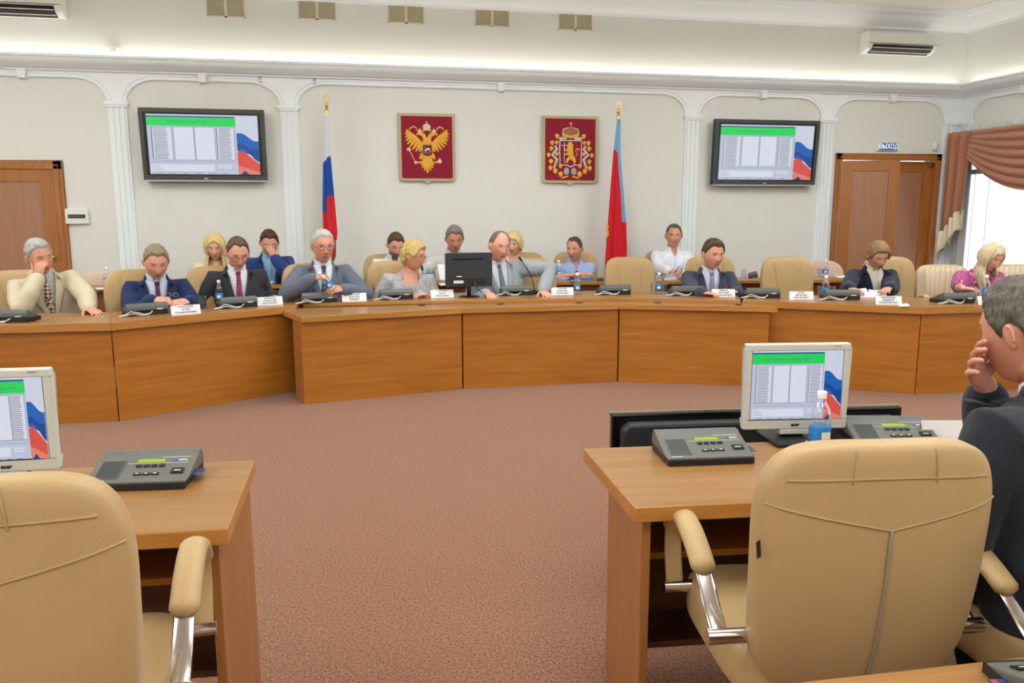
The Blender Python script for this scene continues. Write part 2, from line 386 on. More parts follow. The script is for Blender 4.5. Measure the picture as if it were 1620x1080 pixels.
k = MB().cyl((wl-.06, .0, 1.02), (wl-.06, -.05, 1.02), .009).cyl((wl-.06, -.05, 1.02), (wl-.16, -.05, 1.02), .008); k.build('door_handle', M_CHROME, l1, smooth=40)
k = MB().box(.02, .09, -.03, .01, D2T-.09, D2T-.055).box(D2R-D2L-.1, D2R-D2L-.05, -.02, .01, D2T-.1, D2T-.06); k.build('door_closer', M_GOLD, d2)
# --- ventilation grilles high on the back wall
vent_x = [(327, 388, 26), (472, 532, 30), (614, 671, 36), (751, 806, 41), (883, 937, 47)]
M_VENT = mat('painted_grille', rgb(206, 198, 170), .6); M_VENTD = mat('grille_recess', rgb(170, 162, 134), .8)
vl = ['square pair of beige air grilles above the left wall screen', 'beige double air grille second from the left, above the tricolour flag',
      'beige double air grille directly above the double-headed eagle emblem', 'middle-right beige air grille between the two emblems', 'rightmost beige double air grille above the crowned lion emblem']
for (a, c, y), lb in zip(vent_x, vl):
    p = wx(a, y); q = wx(c, y); w = q.x-p.x
    t = thing('air_vent', lb, 'vent', (p.x, YB, p.z), 0, 'air grilles along the back wall')
    f = MB().box(0, w, -.012, 0, 0, .012).box(0, w, -.012, 0, .21, .222).box(0, .012, -.012, 0, 0, .222).box(w-.012, w, -.012, 0, 0, .222).box(w/2-.014, w/2+.014, -.012, 0, 0, .222)
    f.build('frame', mat('cream_grille_frame', rgb(222, 214, 194), .6), t)
    MB().box(.012, w-.012, -.002, 0, .012, .21).build('recess', M_VENTD, t)
    s = MB()
    for i in range(14): s.box(.012, w/2-.014, -.01, -.002, .018+i*.0137, .025+i*.0137); s.box(w/2+.014, w-.012, -.01, -.002, .018+i*.0137, .025+i*.0137)
    s.build('louvres', M_VENT, t)
# --- air conditioners
def aircon(label, x0, x1, z0, z1):
    w, h = x1-x0, z1-z0; t = thing('air_conditioner', label, 'air conditioner', (x0, YB, z0), 0, 'wall air conditioners'); d = .2
    prof = [(0, 0), (-.06, 0), (-d*.8, h*.18), (-d, h*.45), (-d, h*.9), (-d*.85, h), (0, h)]
    MB().prism(prof, 0, w, 0, 'YZ').build('housing', M_WHITE, t, bevel=.012)
    MB().prism([(-.078, -.001), (-.163, .036), (-.196, .090), (-.186, .094), (-.154, .05), (-.07, .012)], .07, w-.07, 0, 'YZ').build('air_outlet', M_BLACK, t)
    for y, z in ((-.125, .016), (-.178, .056)): MB().box(.075, w-.075, y-.014, y+.004, z-.004, z+.002).build('flap', M_WHITE, t)
    MB().box(.0, w, -d-.002, -d+.002, h*.40, h*.42).build('panel_gap', M_DGREY, t)
    return t
p, q = wx(1358, 86), wx(1475, 88); aircon('white wall air conditioner in the right corner above the double door', p.x, q.x-.08, p.z, p.z+.25)
q = wx(108, 32); aircon('white wall air conditioner at the top left above the single door', q.x-1.0, q.x, q.z, q.z+.26)
p = wx(181, 81); t = thing('smoke_detector', 'round white detector disc just above the cornice on the left', 'detector', (p.x, YB, p.z))
b = MB(); b.lathe([(.0, 0), (.07, 0), (.072, .02), (.06, .035), (.0, .04)]); o = b.build('housing', M_WHITE, t, smooth=40); o.rotation_euler = (PI/2, 0, 0)
b = MB(); b.lathe([(.0, .036), (.03, .036), (.028, .046), (.0, .048)]); o = b.build('sensor_dome', M_SILV, t, smooth=40); o.rotation_euler = (PI/2, 0, 0)
# exit sign, wall sensor, fuse box
p, q = wx(1389, 226), wx(1418, 238)
t = thing('exit_sign', 'small blue lettered exit sign over the double door', 'sign', ((p.x+q.x)/2, YB, (p.z+q.z)/2)); w = (q.x-p.x)*1.0; h = .095
MB().box(-w/2-.03, w/2, -.03, 0, -h/2-.008, h/2+.008).build('casing', M_WHITE, t, bevel=.004)
MB().box(-w/2, w/2-.004, -.032, -.03, -h/2, h/2).build('sign_face', mat('sign_blue', rgb(38, 88, 140), .4, emit=rgb(38, 88, 140), estr=.35), t)
lettering('ВЫХОД', .088, mat('sign_white', rgb(235, 240, 250), .5, emit=rgb(235, 240, 250), estr=.5), t, (0, -.0335, 0), squeeze=.86, bold=.0015)
p = wx(1478, 232); t = thing('motion_sensor', 'small white rounded motion sensor right of the exit sign', 'sensor', (p.x, YB, p.z))
MB().ball((0, -.02, 0), (.03, .03, .055), e=.6).build('housing', M_WHITE, t, smooth=60); MB().ball((0, -.045, -.012), (.018, .012, .02)).build('lens', M_SILV, t, smooth=60)
p, q = wx(104, 330), wx(143, 354); w, h = q.x-p.x, p.z-q.z
t = thing('fuse_box', 'white surface mounted fuse box right of the left door', 'fuse box', (p.x, YB, q.z))
MB().box(0, w, -.05, 0, 0, h).build('casing', M_WHITE, t, bevel=.008); MB().box(.03, w-.03, -.053, -.05, h*.38, h*.62).build('breaker_window', M_BLACK, t)
b = MB(); [b.box(.036+i*.0135, .046+i*.0135, -.058, -.053, h*.45, h*.56) for i in range(11)]; b.build('breaker_switches', M_MGREY, t)
# ceiling luminaires (above the frame): housings round the lamps, hung low for added uplights
pan = None
for i, (x, y) in enumerate(CEIL_LIGHTS):
    if pan is None:
        pan = thing('ceiling_light', 'square suspended ceiling light panel', 'ceiling light', (x, y, ZC-.36), 0, 'ceiling light panels')
        MB().box(-.8, .8, -.8, -.76, -.05, 0).box(-.8, .8, .76, .8, -.05, 0).box(-.8, -.76, -.76, .76, -.05, 0).box(.76, .8, -.76, .76, -.05, 0).build('frame', M_TRIM, pan)
        MB().cyl((0, 0, 0), (0, 0, .36), .012).build('hanger', M_TRIM, pan); MB().box(-.76, .76, -.76, .76, -.012, 0).build('diffuser', mat('lamp_diffuser', (1, 1, 1, 1), .6, emit=(1, .96, .9, 1), estr=1.5), pan)
    else: copy_tree(pan, 'square suspended ceiling light panel', (x, y, ZC-.36))
# ================================================================== CURTAINS on the right wall
M_DRAPE = mat('terracotta_drape', rgb(176, 118, 88), .75, var=.05, vscale=5, bump=.2, bscale=300, sheen=.4)
M_LINING = mat('cream_drape_lining', rgb(232, 222, 196), .8)
def sheermat():
    s = NT('sheer_voile'); s.n.remove(s.b); out = s.n['Material Output']
    d = s.node('ShaderNodeBsdfDiffuse', ins={'Color': (.93, .95, .97, 1)}); tl = s.node('ShaderNodeBsdfTranslucent', ins={'Color': (.93, .95, .97, 1)}); tr = s.node('ShaderNodeBsdfTransparent')
    m1 = s.node('ShaderNodeMixShader', ins={0: .6}); s.l.new(d.outputs[0], m1.inputs[1]); s.l.new(tl.outputs[0], m1.inputs[2])
    m2 = s.node('ShaderNodeMixShader', ins={0: .22}); s.l.new(m1.outputs[0], m2.inputs[1]); s.l.new(tr.outputs[0], m2.inputs[2]); s.l.new(m2.outputs[0], out.inputs[0]); return s.m
M_SHEER = sheermat()
def sheer(y0, y1, label):
    L = y1-y0
    def f(u, v): return (XR-.11+.028*math.sin(u*L*26+math.sin(u*9)*2)+.010*math.sin(u*L*61), y0+u*L, .03+v*(2.56-.03))
    o = MB().grid(f, int(L*60), 8).build('sheer_curtain', M_SHEER, smooth=180); tag(o, label, 'curtain', 'sheer white curtains on the right wall')
sheer(4.85, 9.22, 'white sheer curtain at the far end of the window wall, behind the woman in pink')
sheer(.4, 4.3, 'white sheer curtain over the nearer window on the right wall')
VZ = at_x(1511, 211, XR-.15).z; VY = at_x(1511, 211, XR-.15).y
o = MB().box(XR-.19, XR-.16, .3, VY, VZ-.03, VZ+.01).build('curtain_rail', M_SILV, bevel=.004); tag(o, 'slim pale curtain rail along the top of the window wall', 'curtain rail')
# tail (jabot) with stepped cream cascade
t = thing('curtain_tail', 'terracotta curtain tail with stepped cream lining beside the corner pilaster', 'curtain', (XR-.17, VY, VZ))
ty = VY-at_x(1549, 206, XR-.17).y
def tail(u, v):
    z = -v*(1.02+.55*(1-u)**1.2*1.0); return (.04*math.sin(u*17)-.08, -u*ty*(1-.12*v), z)
MB().grid(tail, 40, 20).build('tail_fabric', M_DRAPE, t, smooth=180, solid=.006)
def casc(k):
    u0 = .92-k*.17; a = Vector(tail(u0, .999)); u1 = u0-.19; 
    def g(u, v):
        p = Vector(tail(max(0, u0-.24*u), .88)); return (p.x-.012-.012*k+.03*math.sin(u*PI*2), p.y, p.z-.06*k*0-.03-v*(.20+.12*u*(1 if k % 2 else .6))-.02*math.sin(u*6))
    return g
for k in range(5): MB().grid(casc(k), 10, 6).build('cascade_fold', M_LINING, t, smooth=180, solid=.005)
# swag of deep curved folds
sy0 = at_x(1546, 207, XR-.19).y; sy1 = sy0-2.1
t = thing('curtain_swag', 'terracotta swag valance draped in curved folds over the window', 'curtain', (XR-.19, sy0, VZ))
def swag(u, v):
    L = sy0-sy1; y = -u*L; sag = (1-(2*u-1)**2)
    dz = -(.10+.55*math.sin(PI*u)**.8)*v-.30*v*(1 if False else 0)
    z = -v*(.36+.40*sag); x = -.05-.05*v-.045*abs(math.sin(v*PI*7+math.sin(u*PI)*.8))*(.3+sag)-.02*math.sin(PI*v)
    return (x, y, z)
MB().grid(swag, 60, 84).build('swag_fabric', M_DRAPE, t, smooth=180, solid=.004)
t2 = copy_tree(t, 'second terracotta swag valance further along the window wall, nearer the camera', (XR-.19, sy1, VZ))
tag(t, group='terracotta swags'); tag(t2, group='terracotta swags')
# ================================================================== DESKS
def desk(poly, ztop, slab, label, over=.045, group=None, holes=(), name='conference_desk', end_panels=(1, 1), face_in=.0, cat='desk'):
    """poly: a, b (front corners of the top, world xy), c, d (back corners)."""
    a, b, c, d = [Vector((p[0], p[1])) for p in poly]; e = (b-a).normalized(); ang = math.atan2(e.y, e.x)
    t = thing(name, label, cat, (a.x, a.y, 0), ang, group)
    Rm = Matrix.Rotation(-ang, 2)
    L = [Rm @ (p-a) for p in (a, b, c, d)]
    top = MB().prism([tuple(p) for p in L], ztop-slab, ztop, ms=1).build('table_top', [M_OAKT, M_OAKE], t, bevel=.004)
    top.name = 'table_top'
    W_ = L[1].x
    def sx(xx, y, left):   # x of the slanted end at depth y
        p, q = (L[0], L[3]) if left else (L[1], L[2]); k = (y-p.y)/(q.y-p.y); return p.x+(q.x-p.x)*k
    y0 = over; y1 = over+.03
    MB().prism([(sx(0, y0, 1)+face_in, y0), (sx(0, y0, 0)-face_in, y0), (sx(0, y1, 0)-face_in, y1), (sx(0, y1, 1)+face_in, y1)], .0, ztop-slab).build('front_panel', M_OAK, t)
    yb = min(L[2].y, L[3].y)-.03
    for left in (1, 0):
        if not end_panels[0 if left else 1]: continue
        s_ = 1 if left else -1
        pts = [(sx(0, y1, left)+s_*face_in, y1), (sx(0, y1, left)+s_*(face_in+.03), y1), (sx(0, yb, left)+s_*(face_in+.03), yb), (sx(0, yb, left)+s_*face_in, yb)]
        MB().prism(pts, 0, ztop-slab).build('side_panel', M_OAKV, t)
    for h in holes:
        hl = Rm @ (Vector((h[0], h[1]))-a); o = MB().lathe([(0, 0), (.03, 0), (.032, .004), (.0, .005)], (hl.x, hl.y, ztop)).build('cable_grommet', M_BLACK, t, smooth=40)
    return t
ZS, ZFD = .73, .70
def g2(x, y, z): p = at_z(x, y, z); return Vector((p.x, p.y))
def extend(p, q, d): return p+(q-p).normalized()*d
def off_poly(p0, p1, p2, p3, depth):
    return None
# front edges of the table tops
A1 = g2(175, 509.6, ZS); A0 = g2(0, 513.5, ZS); A0 = extend(A1, A0, 1.6); B1 = g2(468, 483, ZS)
C0 = g2(476, 501, ZFD); C1 = g2(732, 487, ZFD); C2 = g2(979, 480.5, ZFD); C3 = g2(1231, 485, ZFD)
Dm = g2(1300, 477.8, ZS); E0 = g2(1462, 485.3, ZS); E1 = extend(E0, g2(1567, 482.4, ZS), 1.9)
def perp(p, q): d = (q-p).normalized(); return Vector((-d.y, d.x))
def bis(n1, n2): n = (n1+n2).normalized(); return n/ n.dot(n1)
nA, nB = perp(A0, A1), perp(A1, B1)
T = [g2(480, 485.5, ZFD), g2(732, 480, ZFD), g2(976, 475.8, ZFD), g2(1172, 480, ZFD)]
nT = [perp(T[0], T[1]), perp(T[1], T[2]), perp(T[2], T[3])]
nD, nE = perp(Dm, E0), perp(E0, E1)
DEP = .62
jAB = bis(nA, nB)*DEP
jt = [nT[0]*.62, bis(nT[0], nT[1])*.62, bis(nT[1], nT[2])*.62, nT[2]*.62]
desk([A0, A1, A1+jAB, A0+nA*DEP], ZS, .062, 'leftmost curved oak desk section in front of the man in beige', end_panels=(1, 0), group='oak desk sections of the presidium', holes=[g2(50, 508, ZS)], face_in=.004)
# left section B continues to the middle section; its right end meets the tier
desk([A1, B1, T[0]+jt[0]+Vector((-.012, 0)), A1+jAB], ZS, .062, 'angled oak desk section in front of the two men in navy and charcoal suits', end_panels=(0, 0), group='oak desk sections of the presidium', face_in=.004)
nC = [perp(C0, C1), perp(C1, C2), perp(C2, C3)]
lowl = ['lower front oak counter at the left of the centre, below the blonde woman', 'lower front oak counter in the middle, below the black monitor', 'lower front oak counter at the right of the centre, below the empty chair']
Cp = [C0, C1, C2, C3]
Tf = [T[0]+Vector((-.06, 0)), T[1], T[2], T[3]+Vector((.03, -.0))]
for i in range(3):
    a, b2 = Cp[i], Cp[i+1]; c = T[i+1] if i < 2 else g2(1176, 479, ZFD); d = T[i] if i else g2(441, 488, ZFD)
    hol = [[g2(667, 483, ZFD)], [g2(792, 481, ZFD), g2(916, 479, ZFD)], [g2(1040, 479, ZFD), g2(1168, 482, ZFD)]][i]
    desk([a, b2, c, d], ZFD, .048, lowl[i], end_panels=(i == 0, i == 2), group='lower front counters', holes=hol, face_in=.012 if i != 1 else 0, name='front_counter')
# raised tier where the people at the centre sit
tl = ['raised oak table behind the left front counter, holding the first microphone', 'raised oak table behind the middle front counter, holding the black monitor', 'raised oak table behind the right front counter, before the empty chair']
for i in range(3):
    desk([T[i]+jt[i]*.01, T[i+1]+jt[i+1]*.01, T[i+1]+jt[i+1], T[i]+jt[i]], ZS, .032, tl[i], over=.02, end_panels=(i == 0, i == 2), group='raised centre tables', name='presidium_table')
# right sections
jDE = bis(nD, nE)*DEP
D0 = T[3]+(T[3]-T[2]).normalized()*.012
desk([D0, E0, E0+jDE, D0+bis(nT[2], nD)*DEP], ZS, .062, 'angled oak desk section in front of the woman in the navy jacket', end_panels=(0, 0), group='oak desk sections of the presidium', face_in=.004)
desk([E0, E1, E1+nE*DEP, E0+jDE], ZS, .062, 'rightmost oak desk section in front of the woman in pink', end_panels=(0, 1), group='oak desk sections of the presidium', face_in=.004)
# back row: plain tables against the wall side
BZ = .765
def back_table(p0, p1, label):
    a, b2 = g2(p0[0], p0[1], BZ), g2(p1[0], p1[1], BZ); d = b2-a; L = d.length
    t = thing('back_row_table', label, 'table', (a.x, a.y, 0), math.atan2(d.y, d.x), 'narrow tables of the back row')
    MB().prism([(0, 0), (L, 0), (L, .40), (0, .40)], BZ-.035, BZ, ms=1).build('table_top', [M_OAKT, M_OAKE], t, bevel=.004)
    MB().box(.036, L-.036, .05, .075, .03, BZ-.035).build('front_panel', mat('reddish_veneer', rgb(136, 76, 44), .4), t)
    MB().box(.01, .035, .04, .36, 0, BZ-.035).build('side_panel', M_OAKV, t); MB().box(L-.035, L-.01, .04, .36, 0, BZ-.035).build('side_panel', M_OAKV, t)
back_table((70, 457.5), (262, 455), 'back row table at the far left with a bottle on it'); back_table((330, 452.5), (575, 449), 'back row table in front of the man covering his face')
back_table((588, 448.5), (850, 446), 'back row table behind the black monitor'); back_table((856, 446), (1092, 444.5), 'back row table in front of the men in blue and white shirts')
back_table((1100, 444), (1345, 442), 'back row table near the double door')
# --- foreground desks
ZF = .735
a = g2(1004.5, 803, ZF); d = g2(922.7, 709, ZF); e = (g2(1216, 793.5, ZF)-a).normalized(); ang_f = math.atan2(e.y, e.x); 
def fg_desk(near, far, e, length, label, flip=False):
    """near/far: the two free corners; the desk runs along e (left end free) or -e (right end free)."""
    o0 = near if not flip else near-e*length; ang = math.atan2(e.y, e.x); dep = (far-near).length
    t = thing('delegate_desk', label, 'desk', (o0.x, o0.y, 0), ang, 'foreground desks')
    Rm = Matrix.Rotation(-ang, 2); q = Rm @ (far-near); L = length
    if not flip: poly = [(0, 0), (L, 0), (L, q.y), (q.x, q.y)]
    else: poly = [(0, 0), (L, 0), (L+q.x, q.y), (0, q.y)]
    MB().prism(poly, ZF-.042, ZF, ms=1).build('table_top', [M_OAKT, M_OAKE], t, bevel=.003)
    dep = q.y
    for k, xx in enumerate((.035, L-.06)):
        MB().box(xx, xx+.025, .05, dep-.1, 0, ZF-.042).build('side_panel', M_OAKV, t, bevel=.002)
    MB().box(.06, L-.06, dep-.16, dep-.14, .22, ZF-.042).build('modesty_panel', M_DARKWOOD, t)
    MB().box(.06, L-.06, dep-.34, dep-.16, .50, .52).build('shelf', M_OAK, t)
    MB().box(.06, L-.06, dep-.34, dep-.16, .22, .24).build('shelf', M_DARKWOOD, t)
    return t
fg_desk(a, d, e, 1.75, 'near oak desk on the right with a silver monitor and a bottle')
an = g2(359.7, 836.8, ZF); df = g2(403.5, 727.6, ZF); e2 = (an-g2(209.4, 845, ZF)).normalized(); e2 = Vector((math.cos(R(-4)), math.sin(R(-4))))
fg_desk(an, df, e2, 1.75, 'near oak desk on the left with a silver monitor', flip=True)
an = g2(1255, 1079, ZF); e3 = (g2(1620, 1038, ZF)-an).normalized()
q = an+Vector((0, 0)); n3 = Vector((e3.y, -e3.x))
t = thing('delegate_desk', 'nearest oak desk whose far edge shows at the bottom right corner', 'desk', (an.x-.05*e3.x, an.y-.05*e3.y, 0), math.atan2(e3.y, e3.x), 'foreground desks')
MB().box(0, 1.7, -.55, 0, ZF-.042, ZF).build('table_top', M_OAKT, t, bevel=.003)
MB().box(.06, 1.6, -.13, -.11, .22, ZF-.042).build('modesty_panel', M_OAK, t)
for xx in (.035, 1.64): MB().box(xx, xx+.025, -.5, -.06, 0, ZF-.042).build('side_panel', M_OAKV, t)
# ================================================================== THINGS ON THE WALL
M_RED = mat('crimson_velvet', rgb(142, 14, 46), .85, bump=.2, bscale=400)
M_GOLDE = mat('gold_embroidery', rgb(232, 176, 44), .55, var=.12, vscale=60, bump=.5, bscale=300)
M_GOLDF = mat('olive_gold_frame', rgb(186, 172, 132), .5, bump=.2, bscale=300)
M_PALEG = mat('pale_gold_thread', rgb(226, 204, 158), .55)
M_SILVT = mat('silver_thread', rgb(190, 196, 200), .5)
M_BROWNT = mat('brown_thread', rgb(160, 96, 70), .6)
def emblem_board(label, p, q, cx, cy, sc):
    t = thing('emblem_plaque', label, 'emblem', ((p.x+q.x)/2, YB-.015, (p.z+q.z)/2), 0, 'crimson emblem plaques'); w = (q.x-p.x)/2; h = (p.z-q.z)/2
    def outline(w, h, r, tip):
        pts = [(-w, h), (w, h)]
        pts += [(w-r+r*math.cos(a), -h+r+r*math.sin(a)) for a in (0, R(-30), R(-60), R(-90))]
        if tip: pts += [(.045, -h), (.025, -h-.012), (0, -h-.04), (-.025, -h-.012), (-.045, -h)]
        pts += [(-w+r+r*math.cos(a), -h+r+r*math.sin(a)) for a in (R(-90), R(-120), R(-150), R(-180))]; return pts
    MB().prism(outline(w, h, .04, True), -.03, 0, 0, 'XZ').build('frame', M_GOLDF, t, bevel=.004)
    MB().prism(outline(w-.032, h-.032, .022, False), -.034, -.028, 0, 'XZ').build('velvet_field', M_RED, t)
    K = 2*w/sc
    return t, (lambda x, y: Vector(((x-cx)*K, -.036, (cy-y)*K)))
def relief(P):
    class E_(MB):
        def _st(s, pts, rad, m=0):
            q = [P(*p) for p in pts]; rr = rad if isinstance(rad, (list, tuple)) else [rad]*len(q)
            k = (P(1, 0)-P(0, 0)).x
            return s.tube(q, [(.004, abs(a)*k) for a in rr], 8, m, side=(0, -1, 0))
        def poly(s, pts, m=0, d=.005):
            q = [P(*p) for p in pts]; n = len(q); a = [(v.x, v.y, v.z) for v in q]+[(v.x, v.y-d, v.z) for v in q]
            return s.add(a, [tuple(range(n)), tuple(range(n, 2*n))[::-1]]+[(i, (i+1) % n, n+(i+1) % n, n+i) for i in range(n)], m)
        def disc(s, x, y, rx, ry, m=0, d=.006):
            k = (P(1, 0)-P(0, 0)).x; c = P(x, y); return s.ball(c, (rx*k, d, ry*k), m, 12, 6)
    return E_()
def mirror(pts): return [(1000-x, y) for x, y in pts]
p, q = wx(629, 179), wx(720, 287)
t, P = emblem_board('crimson velvet plaque with a golden double-headed eagle', p, q, 500, 562, 702)
for sgn in (0, 1):
    mm = (lambda a: a) if not sgn else mirror
    b = relief(P)
    FS = ((262, 378), (285, 398), (308, 420), (331, 445), (354, 470), (378, 497), (402, 524), (424, 545)); FT = ((233, 402), (236, 442), (243, 482), (257, 522), (284, 558), (320, 588), (362, 608), (404, 614))
    for (x0, y0), (x1, y1) in zip(FS, FT): b._st(mm([(x0, y0), ((x0+x1)/2+4, (y0+y1)/2+2), (x1, y1)]), [16, 17, 9], 0)
    b._st(mm([(450, 570), (410, 510), (345, 440), (280, 385), (246, 350)]), [30, 30, 26, 19, 7])
    b.build('eagle_wing', M_GOLDE, t, smooth=60)
    b = relief(P)
    b._st(mm([(470, 520), (478, 460), (455, 415), (420, 398)]), [34, 26, 24, 20]); b._st(mm([(420, 398), (385, 402), (366, 396)]), [18, 10, 4]); b._st(mm([(385, 410), (368, 418)]), [5, 3])
    b.build('eagle_head', M_GOLDE, t, smooth=60)
    b = relief(P); b.disc(*mm([(414, 365)])[0], 24, 20); b._st(mm([(414, 348), (414, 330)]), [4, 4]); b._st(mm([(390, 382), (438, 382)]), [7, 7]); b.build('small_crown', M_PALEG, t, smooth=60)
    b = relief(P); b._st(mm([(480, 350), (440, 380), (390, 370), (368, 330), (340, 312), (300, 330), (285, 352)]), [5, 6, 6, 8, 9, 9, 6]); b.build('ribbon', M_GOLDE, t, smooth=60)
    b = relief(P); b._st(mm([(470, 640), (430, 665), (410, 700)]), [34, 26, 14]); b._st(mm([(455, 690), (440, 740), (395, 745), (355, 750)] if not sgn else [(455, 690), (440, 740), (395, 745), (350, 735)]), [14, 12, 11, 14]); b.build('eagle_leg', M_GOLDE, t, smooth=60)
    b = relief(P)
    for tx, ty in ((420, 775), (435, 810), (462, 840), (492, 868)): b._st(mm([(492, 690), ((492+tx)/2, 750), (tx, ty)]), [12, 17, 9])
    b.build('tail_feathers', M_GOLDE, t, smooth=60)
b = relief(P); b._st([(500, 500), (500, 600), (500, 700)], [62, 70, 34]); b.build('eagle_body', M_GOLDE, t, smooth=60)
b = relief(P); b.disc(498, 315, 50, 40); b._st([(452, 350), (545, 350)], [9, 9]); b._st([(498, 275), (498, 250)], [5, 5]); b._st([(488, 260), (508, 260)], [4, 4]); b.build('large_crown', M_PALEG, t, smooth=60)
b = relief(P); b.poly([(447, 532), (556, 532), (556, 650), (502, 665), (447, 650)], 0, .011); b.build('breast_shield', mat('dark_crimson', rgb(112, 20, 40), .7), t)
b = relief(lambda x, y: P(x, y)+Vector((0, -.012, 0))); b._st([(462, 545), (480, 575)], [8, 14], 1); b._st([(470, 600), (500, 585), (530, 580)], [10, 14, 9]); b._st([(475, 600), (472, 625)], 4); b._st([(525, 590), (535, 612)], 4); b._st([(500, 570), (505, 550)], [7, 6], 1); b._st([(470, 632), (530, 632)], [6, 6], 2)
b.build('rider', [mat('white_thread', rgb(225, 225, 225), .6), mat('blue_thread', rgb(60, 90, 170), .6), M_BROWNT], t, smooth=60)
b = relief(P); b._st([(355, 750), (320, 680), (285, 605)], 5); b.disc(272, 588, 26, 22); b.disc(355, 748, 20, 20); b.build('sceptre', M_PALEG, t, smooth=60)
b = relief(P); b.disc(654, 730, 27, 27); b._st([(654, 705), (654, 690)], 5); b.build('orb', M_PALEG, t, smooth=60)
p, q = wx(857, 183), wx(943, 290)
t, P = emblem_board('crimson velvet plaque with a golden lion under a crown in a leafy wreath', p, q, 464, 590, 660)
def m2(pts, s): return pts if not s else [(928-x, y) for x, y in pts]
for s_ in (0, 1):
    b = relief(P)
    for lx, ly, rr in ((305, 440, 30), (248, 515, 30), (300, 512, 24), (238, 580, 28), (208, 652, 28), (302, 640, 24), (235, 725, 30), (228, 798, 30), (286, 832, 32), (348, 775, 26), (350, 868, 34)):
        x, y = m2([(lx, ly)], s_)[0]; b.disc(x, y, rr*.75, rr); b._st([(x, y+rr*.6), (x-rr*.8, y-rr*.4)], [9, 6]); b._st([(x, y+rr*.6), (x+rr*.8, y-rr*.4)], [9, 6])
    b._st(m2([(440, 890), (385, 905), (360, 915)], s_), [7, 10, 6]); b.build('oak_branch', M_GOLDE, t, smooth=60)
    b = relief(P); b._st(m2([(280, 550), (305, 580), (250, 650), (305, 700), (270, 800)], s_), [14, 17, 15, 17, 14]); b._st(m2([(330, 460), (370, 470), (415, 462)], s_), [14, 16, 10]); b.build('ribbon', M_SILVT, t, smooth=60)
    b = relief(P); b.disc(*m2([(420, 835)], s_)[0], 32, 44); b.build('bow_loop', mat('grey_bow', rgb(160, 176, 170), .6), t, smooth=60)
b = relief(P); b.disc(466, 388, 100, 52, 1); b._st([(370, 425), (466, 440), (560, 425)], [22, 24, 22]); b._st([(468, 350), (468, 420)], [26, 22]); b._st([(466, 335), (466, 285)], [6, 6]); b._st([(448, 297), (486, 297)], [6, 6]); b._st([(366, 410), (380, 360), (440, 345)], 6, 2); b._st([(566, 410), (550, 360), (490, 345)], 6, 2)
b.build('large_crown', [M_GOLDE, M_BROWNT, M_PALEG], t, smooth=60)
b = relief(P); b._st([(338, 488), (336, 620), (342, 760), (430, 765), (466, 785), (505, 765), (590, 760), (596, 620), (596, 488), (338, 488)], 6); b.build('shield_border', mat('white_thread', rgb(225, 225, 225), .6), t, smooth=60)
b = relief(P); b._st([(463, 540), (460, 600), (478, 690)], [34, 36, 30]); b.disc(462, 545, 36, 34); b._st([(440, 590), (410, 600), (395, 580)], [12, 10, 9]); b._st([(445, 640), (412, 640), (395, 648)], [12, 10, 9]); b._st([(455, 690), (430, 700), (425, 730), (405, 732)], [20, 16, 10, 8]); b._st([(490, 680), (510, 705), (520, 740), (508, 742)], [26, 20, 10, 8])
b._st([(525, 665), (548, 640), (525, 600), (535, 575), (565, 590)], [5, 5, 5, 6, 12]); b.build('lion', M_GOLDE, t, smooth=60)
b = relief(P); b._st([(392, 512), (392, 730)], 5); b._st([(360, 543), (424, 543)], 5); b.disc(462, 516, 26, 12); b.build('cross_staff', M_SILVT, t, smooth=60)
